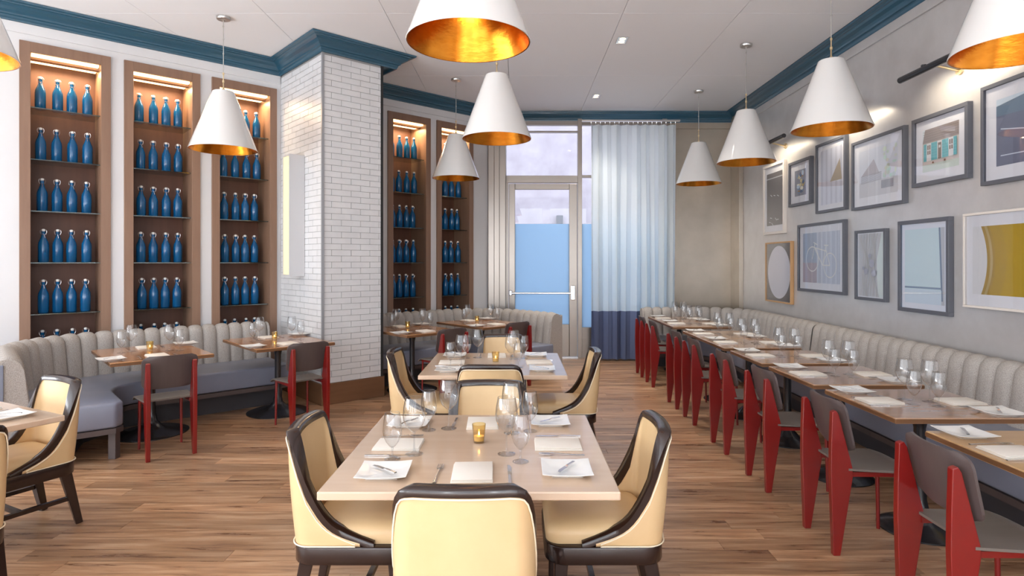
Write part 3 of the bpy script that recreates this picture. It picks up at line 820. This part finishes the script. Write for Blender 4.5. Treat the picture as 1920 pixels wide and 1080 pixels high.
def banquette(name, label, segs, wch_, seat_poly, shell_pts, legs, plinth_poly, group, loc, gaps=()):
    root = empty(name, loc); tag(root, label, 'banquette', group); I = Vector(loc)
    straight = None; arcs = {}
    for sg in segs:
        if sg[0] == 'L':
            p0, p1, nrm = sg[1], sg[2], sg[3]; L = (p1 - p0).length; n = max(1, round(L / wch_)); wd = L / n
            me = channel_mesh(wd)
            for k in range(n):
                o = link('channel', me, 'tweed', root); o.location = p0 + (p1 - p0) * ((k + .5) / n) - I
                o.rotation_euler = (0, 0, math.atan2(nrm.y, nrm.x))
        else:
            c, r, a0, a1 = sg[1:5]; L = abs(a1 - a0) * r; n = max(2, round(L / wch_)); wd = L / n
            sc_ = (r + .185) / r if not (len(sg) > 5 and sg[5]) else (r - .185) / r
            me = channel_mesh(wd, wd * sc_)
            for k in range(n):
                a = a0 + (a1 - a0) * (k + .5) / n; d = Vector((math.cos(a), math.sin(a), 0))
                o = link('channel', me, 'tweed', root); o.location = c + d * r - I; o.rotation_euler = (0, 0, a + PI)
    mb = MB().prism([p - I for p in seat_poly], SEATZ - .20, SEATZ); mb.obj('seat', 'vinyl_blue', root, bevel=.022, bseg=3, smooth=True)
    mb = MB().prism([p - I for p in seat_poly], SEATZ - .245, SEATZ - .203); mb.obj('seat_rail', 'plywood_grey', root)
    # back shell
    ins, outs = shell_pts
    rows = []
    n = len(ins); mb = MB()
    for i in range(n - 1):
        a, b, c, d = ins[i] - I, ins[i + 1] - I, outs[i + 1] - I, outs[i] - I
        z0, z1 = .12, TOPZ - .03
        mb.add([(p.x, p.y, z) for z in (z0, z1) for p in (a, b, c, d)], [(0, 3, 2, 1), (4, 5, 6, 7), (0, 1, 5, 4), (1, 2, 6, 5), (2, 3, 7, 6), (3, 0, 4, 7)])
    mb.obj('back_shell', 'vinyl_blue', root)
    mb = MB().prism([p - I for p in plinth_poly], 0, SEATZ - .246); mb.obj('plinth', 'vinyl_dark', root)
    for p, fr_, al_, m_ in gaps: end_panel(root, I, p, fr_, al_, m_)
    for p in legs:
        q = p - I; MB().box(q.x - .03, q.x + .03, q.y - .03, q.y + .03, 0, SEATZ - .246).obj('leg', 'plywood_grey', root, bevel=.003)
    return root


def arc_pts(c, r, a0, a1, n=10): return [c + Vector((math.cos(a0 + (a1 - a0) * k / n), math.sin(a0 + (a1 - a0) * k / n), 0)) * r for k in range(n + 1)]


def w_ang(ds, dn): v = U * ds + N * dn; return math.atan2(v.y, v.x)


# left banquette: along the diagonal wall, curved end coming out into the room
c = W(-5.50, 1.06); r = .76; aW = w_ang(0, -1); aL = w_ang(-1, 0)
if aL < aW: aL += 2 * PI
front = [W(-3.97, .30), W(-5.50, .30)] + arc_pts(c, r, aW, aL)[1:] + [W(-6.26, 1.72)]
outs_ = [W(-3.97, .05), W(-5.50, .05)] + arc_pts(c, r + .24, aW, aL)[1:] + [W(-6.50, 1.72)]
ins_ = [W(-3.97, .12), W(-5.50, .12)] + arc_pts(c, r + .18, aW, aL)[1:] + [W(-6.44, 1.72)]
seatp = [W(-3.96, .27), W(-5.50, .27)] + arc_pts(c, r + .03, aW, aL)[1:] + [W(-6.29, 1.80), W(-5.72, 1.84), W(-5.66, 1.78)] + \
    [W(-5.66, 1.30)] + [W(-5.66 + .30 * (1 - math.cos(t * PI / 12)), 1.30 - .32 * math.sin(t * PI / 12)) for t in range(1, 7)] + [W(-3.96, .98)]
pl_ = [W(-3.98, .1), W(-5.50, .1), W(-6.2, .8), W(-6.35, 1.6), W(-6.0, 1.6), W(-5.85, 1.1), W(-5.5, .75), W(-3.98, .75)]
banquette('banquette', 'curved channel-back banquette under the three left bottle niches',
          [('L', W(-5.50, .30), W(-3.97, .30), N), ('A', c, r, aW, aL), ('L', W(-6.26, 1.06), W(-6.26, 1.72), U)], .137, seatp, (ins_, outs_),
          [W(-5.72, 1.76), W(-6.2, 1.74)], pl_, 'channel-back banquettes', W(-5.1, .6), ((W(-6.26, 1.73), U, N, 'tweed'), (W(-3.955, .30), N, U, 'tweed')))
_b = bpy.data.objects['banquette']; mb = MB().wbox(-6.505, -6.40, 1.742, 1.756, .12, TOPZ - .05); mb.v = [tuple(Vector(p) - W(-5.1, .6)) for p in mb.v]
mb.obj('end_strip', 'vinyl_blue', _b, bevel=.004)
# middle banquette behind the column, mirrored
c = W(-1.38, 1.00); r = .70; aR = w_ang(1, 0)
aWm = w_ang(0, -1)
if aR > aWm: aR -= 2 * PI
if aWm - aR > PI: aR += 2 * PI
front = None
outs_ = [W(-2.9, .05), W(-1.38, .05)] + arc_pts(c, r + .24, aWm, aR)[1:] + [W(-.44, 1.72)]
ins_ = [W(-2.9, .12), W(-1.38, .12)] + arc_pts(c, r + .18, aWm, aR)[1:] + [W(-.50, 1.72)]
seatp = [W(-2.9, .27), W(-1.38, .27)] + arc_pts(c, r + .03, aWm, aR)[1:] + [W(-.65, 1.78), W(-1.17, 1.78)] + [W(-1.17, 1.30)] + \
    [W(-1.17 - .30 * (1 - math.cos(t * PI / 12)), 1.30 - .32 * math.sin(t * PI / 12)) for t in range(1, 7)] + [W(-2.9, .98)]
pl_ = [W(-2.9, .1), W(-1.38, .1), W(-.76, .8), W(-.61, 1.6), W(-.96, 1.6), W(-1.1, 1.1), W(-1.46, .75), W(-2.9, .75)]
banquette('banquette', 'curved channel-back banquette behind the column in front of the glass door',
          [('L', W(-2.9, .30), W(-1.38, .30), N), ('A', c, r, aWm, aR), ('L', W(-.68, 1.00), W(-.68, 1.72), -U)], .137, seatp[::-1], (ins_, outs_),
          [W(-1.11, 1.7), W(-.71, 1.7)], pl_, 'channel-back banquettes', W(-1.8, .6), ((W(-.68, 1.73), -U, N, 'tweed'),))
# right banquettes
V = Vector
BX = 3.40; BY = 9.27
c = V((BX - .55, BY - .55, 0)); r = .55
outs_ = [V((1.98, BY + .24, 0)), V((BX - .55, BY + .24, 0))] + arc_pts(c, r + .215, PI / 2, 0)[1:] + [V((BX + .215, 6.99, 0))]
ins_ = [V((1.98, BY + .18, 0)), V((BX - .55, BY + .18, 0))] + arc_pts(c, r + .18, PI / 2, 0)[1:] + [V((BX + .18, 6.99, 0))]
seatp = [V((1.98, BY + .03, 0)), V((BX - .55, BY + .03, 0))] + arc_pts(c, r + .03, PI / 2, 0)[1:] + [V((BX + .03, 6.99, 0)), V((2.78, 6.99, 0)), V((2.78, 8.2, 0)), V((2.6, 8.5, 0)), V((2.3, 8.64, 0)), V((1.98, 8.64, 0))]
pl_ = [V((2.0, BY + .1, 0)), V((3.4, BY + .1, 0)), V((3.5, 6.99, 0)), V((2.98, 6.99, 0)), V((2.98, 8.9, 0)), V((2.75, 9.12, 0)), V((2.0, 9.12, 0))]
banquette('banquette', 'farther channel-back wall banquette curving round the far corner beside the curtain',
          [('L', V((1.98, BY, 0)), V((BX - .55, BY, 0)), V((0, -1, 0))), ('A', c, r, 0, PI / 2), ('L', V((BX, 7.0, 0)), V((BX, BY - .55, 0)), V((-1, 0, 0)))],
          .15, seatp[::-1], (ins_, outs_), [V((2.85, 7.1, 0))], pl_, 'channel-back banquettes', V((2.9, 8.4, 0)), ((V((1.97, BY, 0)), V((0, -1, 0)), V((-1, 0, 0)), 'tweed'),))
seatp = [V((BX + .03, 6.96, 0)), V((BX + .03, 1.2, 0)), V((2.78, 1.2, 0)), V((2.78, 6.96, 0))]
pl_ = [V((3.5, 6.96, 0)), V((3.5, 1.2, 0)), V((2.98, 1.2, 0)), V((2.98, 6.96, 0))]
banquette('banquette', 'long straight channel-back banquette running under the framed pictures',
          [('L', V((BX, 1.2, 0)), V((BX, 6.965, 0)), V((-1, 0, 0)))], .155, seatp, ([V((BX + .18, 1.2, 0)), V((BX + .18, 6.96, 0))], [V((BX + .215, 1.2, 0)), V((BX + .215, 6.96, 0))]),
          [V((2.85, yy, 0)) for yy in (1.3, 2.7, 4.1, 5.5, 6.86)], pl_, 'channel-back banquettes', V((3.1, 4.0, 0)))


# ------------------------------------------------------------------ tables
def make_table(lx, ly, top, edge, base_r):
    t = empty('dining_table'); MB().box(-lx / 2, lx / 2, -ly / 2, ly / 2, .718, .75).obj('tabletop', top, t, bevel=.005)
    if edge:
        mb = MB(); e = .0015
        for a in ((-lx / 2 - e, -lx / 2 + .001, -ly / 2, ly / 2), (lx / 2 - .001, lx / 2 + e, -ly / 2, ly / 2), (-lx / 2, lx / 2, -ly / 2 - e, -ly / 2 + .001), (-lx / 2, lx / 2, ly / 2 - .001, ly / 2 + e)):
            mb.box(a[0], a[1], a[2], a[3], .723, .744)
        mb.obj('edge_band', edge, t)
    MB().lathe([(0, .0), (base_r, 0), (base_r, .008), (base_r * .8, .028), (base_r * .45, .045), (.085, .07), (.05, .11), (.036, .18), (.032, .30), (.032, .60), (.045, .66), (.075, .70), (.075, .7175), (0, .7175)], 40).obj('pedestal_base', 'black_iron', t, smooth=True, angle=50)
    return t


TP = make_table(1.10, 1.10, 'maple_top', None, .33)
TR = make_table(.75, .73, 'oak_sheen', 'table_edge', .225)
TL = make_table(.79, 1.03, 'oak_top', 'table_edge', .31)
TB = make_table(.75, .73, 'butcher_top', 'table_edge', .225)
A0 = math.atan2(.502, 1.0) * -1                    # left pale table is turned
CX = -.172
LT = []                                            # (centre, rotation, description, type)
LT.append((V((CX, 2.72, 0)), 0, 'nearest pale table', 'P'))
LT.append((V((CX, 4.955, 0)), 0, 'second pale table', 'P'))
T0c = V((-2.46, 3.27, 0)) + V((-.888, .46, 0)) * .55 + V((-.45, -.893, 0)) * .55; T0r = math.atan2(-.45, .893) + 0
T0r = math.atan2(.46, -.888) - PI
LT.append((T0c, T0r, 'pale table at left', 'P'))
place(TP, LT[0][0], 0, 'nearest square pale maple dining table in the centre', 'table', 'pale square tables')
place(TP, LT[1][0], 0, 'second square pale maple table, behind the nearest one', 'table', 'pale square tables')
place(TP, LT[2][0], T0r, 'pale maple table turned at an angle, cut by the left edge', 'table', 'pale square tables')
WT = [(-5.335, 1.13, 'wood table left of column', 'brown wood pedestal table at the left curved banquette'), (-4.17, 1.13, 'wood table touching column', 'brown wood pedestal table against the brick column, left side'),
      (-2.51, 1.13, 'wood table just behind column', 'brown wood pedestal table just behind the brick column'), (-1.37, 1.10, 'wood table before door', 'brown wood pedestal table nearest the glass door')]
for s, n, d, lb in WT:
    place(TL, W(s, n), ANG, lb, 'table', 'brown wood tables along the diagonal wall'); LT.append((W(s, n), ANG, d, 'L'))
RY = [2.60, 3.565, 4.44, 5.305, 6.185, 6.925, 8.095, 8.835]
RW = ['nearest', 'second', 'third', 'fourth', 'fifth', 'sixth', 'seventh', 'farthest']
for i, y in enumerate(RY):
    if i == 0: tag(TB, kind=None); place(TB, (2.395, y, 0), 0, 'nearest table in the right row, lighter butcher-block top', 'table', 'brown tables of the right row')
    else: place(TR, (2.395, y, 0), 0, '%s brown table from the camera in the right row' % RW[i], 'table', 'brown tables of the right row')
    LT.append((V((2.395, y, 0)), 0, '%s table of right row' % RW[i], 'R'))


# ------------------------------------------------------------------ upholstered chair
def interp(tab, x):
    for (a, p), (b, q) in zip(tab, tab[1:]):
        if x <= b: t = (x - a) / (b - a); t = max(0, t); return p + (q - p) * t
    return tab[-1][1]


def make_arm_chair():
    t = empty('dining_chair'); a = .230; rc = .08; xb = -.235; path = []
    for k in range(14): path.append((.115 - (.115 - (xb + rc)) * k / 14, -a))
    for k in range(9): th = -PI / 2 - PI / 2 * k / 9; path.append((xb + rc + rc * math.cos(th), -a + rc + rc * math.sin(th)))
    for k in range(11): y = (-a + rc) + 2 * (a - rc) * k / 10; path.append((xb - .016 * (1 - (y / (a - rc)) ** 2), y))
    m = [(x, -y) for x, y in path[:23]][::-1]; path = path + m
    tabx = [(-.27, .868), (-.235, .864), (-.212, .852), (-.188, .785), (-.162, .69), (-.125, .576), (-.07, .490), (-.008, .452), (.05, .43), (.115, .405)]
    n = len(path)

    def P3(i, z, off):
        x, y = path[i]; x0, y0 = path[max(i - 1, 0)]; x1, y1 = path[min(i + 1, n - 1)]
        tx, ty = x1 - x0, y1 - y0; l = math.hypot(tx, ty); nx, ny = -ty / l, tx / l     # outward
        s = -1 if (nx * (x - 0) + ny * y) < 0 else 1
        q = (z - .38) / .48; wgt = max(0, min(1, (-.02 - x) / .2))
        return (x + s * nx * off - .035 * q * wgt, (y + s * ny * off) * (1 + .02 * q), z)
    hs = [interp(tabx, p[0]) for p in path]
    for _ in range(2): hs = [hs[0]] + [(hs[i - 1] + 2 * hs[i] + hs[i + 1]) / 4 for i in range(1, n - 1)] + [hs[-1]]
    zb = .392

    def skin(off, top, bul, i0=0, i1=n):
        rows = []
        for j in range(9):
            q = j / 8; rows.append([P3(i, zb + (hs[i] - top - zb) * q, off + bul * math.sin(PI * q)) for i in range(i0, i1)])
        return rows
    MB().grid(skin(.0, .016, .006, 3, n - 3)).obj('outer_back', 'leather_cream', t, smooth=True, angle=80)
    MB().grid(skin(-.042, .012, -.004)).obj('inner_back', 'leather_cream', t, smooth=True, angle=80)
    # wooden trim along the edge of the shell
    rows = []
    for i in range(n):
        x0 = hs[max(i - 1, 0)]; x1 = hs[min(i + 1, n - 1)]
        d = math.hypot(path[min(i + 1, n - 1)][0] - path[max(i - 1, 0)][0], path[min(i + 1, n - 1)][1] - path[max(i - 1, 0)][1])
        sl = (x1 - x0) / max(d, 1e-6); hgt = .026 * math.sqrt(1 + min(sl * sl, 9))
        z = hs[i]
        rows.append([P3(i, z - hgt, .004), P3(i, z - .004, .006), P3(i, z + .003, .0), P3(i, z + .004, -.022), P3(i, z + .003, -.044), P3(i, z - .004, -.050), P3(i, z - hgt, -.048)])
    mb = MB().grid(rows, closed_u=True); k = 7; mb.f.append(tuple(range(k))); mb.f.append(tuple((n - 1) * k + q for q in range(k))[::-1]); mb.c += [None, None]
    mb.obj('trim_rail', 'dark_wood', t, smooth=True, angle=50)
    mb = MB()
    for sg, off in ((1, .007),):
        pts = []
        for i in range(4, n - 4):
            x0 = hs[i - 1]; x1 = hs[i + 1]; d = math.hypot(path[i + 1][0] - path[i - 1][0], path[i + 1][1] - path[i - 1][1])
            sl = (x1 - x0) / max(d, 1e-6); pts.append(P3(i, hs[i] - .030 * math.sqrt(1 + min(sl * sl, 9)), off))
        mb.tube(pts, .003, 6)
    mb.tube([P3(i, zb + .002, .007) for i in range(4, n - 4)], .003, 6)
    mb.obj('piping', 'piping', t, smooth=True)
    # seat
    def rrect(x0, x1, y0, y1, rr, k=6):
        out = []
        for cx, cy, a0 in ((x1 - rr, y1 - rr, 0), (x0 + rr, y1 - rr, PI / 2), (x0 + rr, y0 + rr, PI), (x1 - rr, y0 + rr, 1.5 * PI)):
            for j in range(k + 1): th = a0 + PI / 2 * j / k; out.append((cx + rr * math.cos(th), cy + rr * math.sin(th)))
        return out
    rings = [(.0, .392), (-.004, .43), (.004, .452), (.02, .466), (.06, .476), (.12, .480)]
    rows = [[(x, y, z) for x, y in rrect(-.19 + ins, .262 - ins, -.205 + ins, .205 - ins, max(.06 - ins * .3, .01))] for ins, z in rings]
    mb = MB().grid(rows, closed_u=True); k = len(rows[0]); mb.f.append(tuple((len(rows) - 1) * k + q for q in range(k))); mb.c.append(None)
    mb.obj('seat', 'leather_cream', t, smooth=True, angle=80)
    mb = MB().prism(rrect(-.236, .268, -.238, .238, .09), .315, .392); mb.obj('seat_frame', 'dark_wood', t, bevel=.006, smooth=True, angle=50)
    # arm stump where the wing meets the seat rail
    for sy in (-1, 1):
        MB().beam((.20, sy * .195, .33), (.215, sy * .20, 0), .058, .036).obj('leg', 'dark_wood', t, bevel=.004)
        MB().beam((-.175, sy * .19, .33), (-.245, sy * .205, 0), .058, .036).obj('leg', 'dark_wood', t, bevel=.004)
        MB().beam((-.21, sy * .198, .165), (.208, sy * .198, .165), .024, .024).obj('stretcher', 'dark_wood', t)
    MB().beam((.05, -.198, .165), (.05, .198, .165), .024, .024).obj('stretcher', 'dark_wood', t)
    return t


AC = make_arm_chair()
G = 'cream upholstered chairs with dark trim'
place(AC, (CX, 2.17, 0), PI / 2, 'cream chair with its back to the camera at the nearest pale table', 'chair', G)
place(AC, (-.71, 2.74, 0), 0, 'cream chair on the left side of the nearest pale table', 'chair', G)
place(AC, (.39, 2.74, 0), PI, 'cream chair on the right side of the nearest pale table', 'chair', G)
place(AC, (CX + .01, 3.375, 0), -PI / 2, 'cream chair at the far side of the nearest pale table', 'chair', G)
place(AC, (CX - .01, 4.44, 0), PI / 2, 'cream chair on the near side of the second pale table', 'chair', G)
place(AC, (-.755, 4.93, 0), 0, 'cream chair on the left side of the second pale table', 'chair', G)
place(AC, (.40, 4.93, 0), PI, 'cream chair on the right side of the second pale table', 'chair', G)
place(AC, (CX + .03, 5.72, 0), -PI / 2, 'cream chair at the far side of the second pale table', 'chair', G)
d1 = V((.46, .888, 0)); d2 = V((.888, -.46, 0))
q = T0c + d1 * .61 + V((-.035, -.05, 0)); place(AC, q, math.atan2(-d1.y, -d1.x), 'cream chair behind the angled pale table at the left edge', 'chair', G)
q = T0c + d2 * .73 + d1 * (-.10); place(AC, q, math.atan2(-d2.y, -d2.x), 'cream chair mostly outside the frame, its back slicing the left edge', 'chair', G)


# ------------------------------------------------------------------ red-framed chair
def make_red_chair():
    t = empty('dining_chair')
    back = [(-.215, 0), (-.224, .25), (-.230, .45), (-.228, .60), (-.222, .775)]
    fr = [(-.20, .782), (-.186, .76), (-.135, .56), (-.112, .47), (-.110, .43), (-.118, .38), (-.178, 0)]
    pts = back + fr
    for sy in (-1, 1):
        y0 = sy * .167; mb = MB(); n = len(pts)
        vs = [(x, y0 - .016, z) for x, z in pts] + [(x, y0 + .016, z) for x, z in pts]
        mb.add(vs, [tuple(range(n)), tuple(range(n, 2 * n))[::-1]] + [(i, n + i, n + (i + 1) % n, (i + 1) % n) for i in range(n)])
        mb.obj('leg', 'red_enamel', t, bevel=.004)
        MB().tube([(.212, sy * .155, .43), (.222, sy * .16, 0)], [.0125, .010], 10).obj('leg', 'red_enamel', t, smooth=True, angle=60)
        MB().beam((-.125, sy * .158, .436), (.225, sy * .155, .432), .026, .022).obj('side_rail', 'red_enamel', t)
    MB().beam((.205, -.15, .432), (.205, .15, .432), .022, .022).obj('front_rail', 'red_enamel', t)
    # moulded seat
    def plate(fn, nu, nv, th, nm, m):
        top = [[fn(i / nu, j / nv, 0) for i in range(nu + 1)] for j in range(nv + 1)]
        bot = [[fn(i / nu, j / nv, th) for i in range(nu + 1)] for j in range(nv + 1)]
        mb = MB().grid(top); mb.grid(bot)
        per = [(0, i) for i in range(nu)] + [(j, nu) for j in range(nv)] + [(nv, i) for i in range(nu, 0, -1)] + [(j, 0) for j in range(nv, 0, -1)]
        A = (nu + 1) * (nv + 1); ii = [j * (nu + 1) + i for j, i in per]
        for a, b in zip(ii, ii[1:] + ii[:1]): mb.f.append((a, b, b + A, a + A)); mb.c.append(None)
        return mb.obj(nm, m, t, smooth=True, angle=45)

    def seat(u, v, d):
        a = 2 * u - 1; b = v                          # a across, b rear to front
        sq = 1 - .10 * b * 0
        wdt = .185 + .018 * b; k = abs(a)
        x = -.135 + .40 * b; x += -.022 * (k ** 4) if b > .85 else 0
        z = .462 - .012 * (1 - a * a) * math.sin(PI * min(b * 1.1, 1)) + .010 * (1 - b) ** 2 - (.030 * ((b - .85) / .15) ** 2 if b > .85 else 0)
        return (x, a * wdt, z - d)
    plate(seat, 12, 14, .012, 'seat', 'seat_grey')

    def bk(u, v, d):
        a = 2 * u - 1; b = v; k = abs(a)
        hw = .205; rr = .055
        z = .555 + .272 * b
        # rounded corners
        e = 0
        zz = (.272 / 2 - abs(z - .691))
        if zz < rr: e = rr - math.sqrt(max(0, rr * rr - (rr - zz) ** 2))
        y = a * (hw - e - .008 * (1 - b))
        x = -.128 - .062 * b + .030 * (a * a - .6) + .004
        return (x + .014 - d, y, z)
    plate(bk, 14, 18, .012, 'backrest', 'plywood_grey')
    return t


RC = make_red_chair(); G = 'red-legged plywood chairs'
for i, y in enumerate([2.52, 3.41, 4.30, 5.11, 5.99, 6.63, 7.77, 8.42]):
    place(RC, (1.925, y, 0), random.uniform(-.02, .02), '%s red-framed plywood chair from the camera in the right row' % RW[i], 'chair', G)
AF = math.atan2(-N.y, -N.x)
for s, n, lb in ((-5.37, 1.86, 'red-framed grey plywood chair at the left curved banquette table'), (-4.22, 1.86, 'red-framed plywood chair beside the brick column, left side'),
                 (-2.50, 1.80, 'red-framed dark plywood chair just behind the brick column'), (-1.45, 1.76, 'red-framed dark plywood chair nearest the glass door')):
    place(RC, W(s, n), AF + random.uniform(-.03, .03), lb, 'chair', G)


# ------------------------------------------------------------------ tableware prototypes
def wine(nm, R_, H_, stem, foot):
    o = empty(nm); b0 = stem
    prof = [(.0045, b0 - .004), (.012, b0), (R_ * .72, b0 + (H_ - b0) * .16), (R_ * .95, b0 + (H_ - b0) * .34), (R_, b0 + (H_ - b0) * .48), (R_ * .93, b0 + (H_ - b0) * .72), (R_ * .78, H_)]
    MB().lathe(prof, 24).obj('bowl', 'clear_glass', o, smooth=True, angle=80)
    MB().lathe([(0, 0), (foot, .0), (foot, .0015), (foot * .4, .005), (.006, .014), (.0038, .03), (.0035, b0 - .02), (.0055, b0 - .004), (0, b0)], 20).obj('stem', 'stem_glass', o, smooth=True, angle=80)
    MB().tube([(R_ * .78 * math.cos(a * PI / 12), R_ * .78 * math.sin(a * PI / 12), H_) for a in range(24)], .0009, 4, closed=True).obj('rim', 'clear_glass', o, smooth=True)
    return o


WG = wine('wine_glass', .049, .245, .098, .039)
GB = wine('water_goblet', .040, .195, .055, .034)
vt = empty('votive_holder')
MB().lathe([(0, .0), (.025, 0), (.032, .085), (.0305, .085), (.0235, .008), (0, .008)], 20).obj('glass_cup', 'votive_glass', vt, smooth=True, angle=50)
MB().lathe([(0, .009), (.0225, .009), (.024, .030), (0, .030)], 16).obj('candle', 'candle_wax', vt, smooth=True, angle=50)
MB().lathe([(0, .031), (.004, .036), (.003, .044), (0, .052)], 8).obj('flame', 'flame', vt, smooth=True)


def plate_mesh():
    rows = []
    for hw, z in ((.045, 0), (.05, .0), (.052, .004), (.083, .018), (.0835, .020), (.080, .0205), (.052, .009), (.0, .008)):
        r = []
        for k in range(16):
            a = k / 16 * 4; sd = int(a); q = a - sd; x, y = [(-1 + 2 * q, -1), (1, -1 + 2 * q), (1 - 2 * q, 1), (-1, 1 - 2 * q)][sd]
            lift = .004 * max(0, (abs(x) * abs(y)) - .5) * 2 if hw > .07 else 0
            r.append((x * hw, y * hw, z + lift))
        rows.append(r)
    mb = MB().grid(rows, closed_u=True); mb.f.append(tuple(range(16))); mb.c.append(None); return mb


_pm = plate_mesh(); _pm.v = [(x * 1.17, y * 1.17, z) for x, y, z in _pm.v]
PL = _pm.obj('bread_plate', 'ceramic_white', smooth=True, angle=40)
mb = MB()
for k, (a, b) in enumerate(((0, 0), (.003, .002), (.005, .004))):
    mb.box(-.080 + a, .080 - a * .3, -.105 + b, .105 - b * .4, .0045 * k, .0045 * k + .0038)
NP = mb.obj('folded_napkin', 'napkin', bevel=.0016, bseg=2, smooth=True)
mb = MB()                                             # fork along +y
mb.grid([[(x * w_, y, z + .0022), (x * w_ * .0 + 0, y, z + .0035), (-x * w_, y, z + .0022), (-x * w_, y, z + .0006), (x * w_, y, z + .0006)] for y, w_, z, x in
         ((-.095, .0075, 0, 1), (-.06, .006, .001, 1), (-.01, .0035, .004, 1), (.035, .0035, .007, 1), (.045, .010, .006, 1), (.055, .0125, .004, 1))], closed_u=True)
for k in range(4):
    x = -.0105 + .007 * k; mb.beam((x, .054, .005), (x, .10, .007), .0035, .0022)
FK = mb.obj('fork', 'steel', smooth=True, angle=40)


def knife(nm, L):
    mb = MB()
    mb.grid([[(w1, y, .0008), (w1, y, h), (w2, y, h), (w2, y, .0008)] for y, w1, w2, h in
             ((-L / 2, .006, -.006, .004), (-L * .1, .005, -.005, .006), (-L * .02, .004, -.004, .005), (.0, .009, -.006, .0022), (L * .35, .010, -.006, .002), (L * .48, .004, -.006, .0018), (L * .5, -.004, -.006, .0015))], closed_u=True)
    return mb.obj(nm, 'steel', smooth=True, angle=40)


KN = knife('table_knife', .215); BK = knife('butter_knife', .14)
TZ = .7505
SIDE = {'near': 0, 'right': 1, 'far': 2, 'left': 3}


def setting(tc, rot, edge, ang, who, desc, off=0.0, small=False):
    """place setting; ang = direction from table centre to the diner (local), edge = half size"""
    d = V((math.cos(ang), math.sin(ang), 0)); lf = V((d.y, -d.x, 0)) * 1.0     # diner's left when facing -d
    Rz = Matrix.Rotation(rot, 3, 'Z'); j = lambda a: random.uniform(-a, a)

    def pt(o_, l, z=TZ): return tc + Rz @ (d * (edge - o_) + lf * (l + off)) + V((0, 0, z))
    fa = math.atan2(-d.y, -d.x) - PI / 2 + rot          # local +y of item points to table centre
    s = who + ', ' + desc
    k = .30 if small else .345
    place(NP, pt(.19, 0) if not small else pt(.14, -.02), fa + j(.06), 'folded white napkin, ' + s, 'napkin', 'folded napkins')
    pp = pt(.18, k) if not small else pt(.13, .25)
    place(PL, pp, fa + j(.05), 'square white bread plate, ' + s, 'plate', 'square bread plates')
    place(BK, pp + V((0, 0, .0205)), fa + random.choice((.9, -.9, 1.1)) + j(.1), 'butter knife on bread plate, ' + s, 'knife', 'butter knives on bread plates')
    place(FK, pt(.18 if not small else .14, .135 if not small else .105), fa + j(.05), 'steel fork, ' + s, 'fork', 'dinner forks')
    place(KN, pt(.18 if not small else .14, -.145 if not small else -.115), fa + j(.05), 'steel table knife, ' + s, 'knife', 'table knives')


def gl(proto, tc, rot, x, y, lb, cat, grp):
    p = tc + Matrix.Rotation(rot, 3, 'Z') @ V((x, y, 0)) + V((0, 0, TZ))
    place(proto, p, random.random() * 6, lb, cat, grp)


for ti, (tc, rot, desc, ty) in enumerate(LT):
    if ty == 'P':
        names = [('near seat', -PI / 2), ('right seat', 0), ('far seat', PI / 2), ('left seat', PI)]
        if ti == 2: names = [('seat towards us', -PI / 2), ('inner side seat', 0), ('seat towards banquette', PI / 2)]
        for wn_, ang in names: setting(tc, rot, .55, ang, wn_, desc)
        glc = [(WG, -.27, -.12, 'front left'), (GB, -.35, -.19, 'front left'), (WG, -.165, .28, 'back left'), (GB, -.26, .25, 'back left'),
               (WG, .13, -.12, 'front right'), (GB, .19, -.22, 'front right'), (WG, .15, .20, 'back right'), (GB, .24, .235, 'back right')]
        for pr, x, y, wn_ in glc:
            gl(pr, tc, rot, x, y, ('tall wine glass, %s, ' if pr is WG else 'short-stemmed water goblet, %s, ') % wn_ + desc, 'glass', 'wine glasses' if pr is WG else 'water goblets')
        gl(vt, tc, rot, .0, .05, 'amber glass votive candle holder, ' + desc, 'candle holder', 'votive candles')
    elif ty == 'L':
        setting(tc, rot, .515, -PI / 2, 'chair side', desc, off=.02)
        setting(tc, rot, .515, PI / 2, 'banquette side', desc, off=.02)
        for pr, x, y, wn_ in ((WG, -.13, .17, 'left pair'), (GB, -.22, .11, 'left pair'), (WG, .15, .0, 'right pair'), (GB, .22, -.07, 'right pair')):
            gl(pr, tc, rot, x, y, ('tall wine glass, %s, ' if pr is WG else 'short-stemmed water goblet, %s, ') % wn_ + desc, 'glass', 'wine glasses' if pr is WG else 'water goblets')
        gl(vt, tc, rot, .01, .12, 'amber glass votive candle holder, ' + desc, 'candle holder', 'votive candles')
    else:
        setting(tc, rot, .375, PI, 'chair side', desc, small=True, off=.03)
        setting(tc, rot, .375, 0, 'banquette side', desc, small=True, off=.03)
        for pr, x, y, wn_ in ((WG, -.045, .075, 'chair side'), (GB, -.065, -.045, 'chair side'), (WG, .07, .02, 'banquette side'), (GB, .045, -.10, 'banquette side')):
            gl(pr, tc, rot, x + random.uniform(-.004, .004), y, ('tall wine glass, %s, ' if pr is WG else 'short-stemmed water goblet, %s, ') % wn_ + desc, 'glass', 'wine glasses' if pr is WG else 'water goblets')
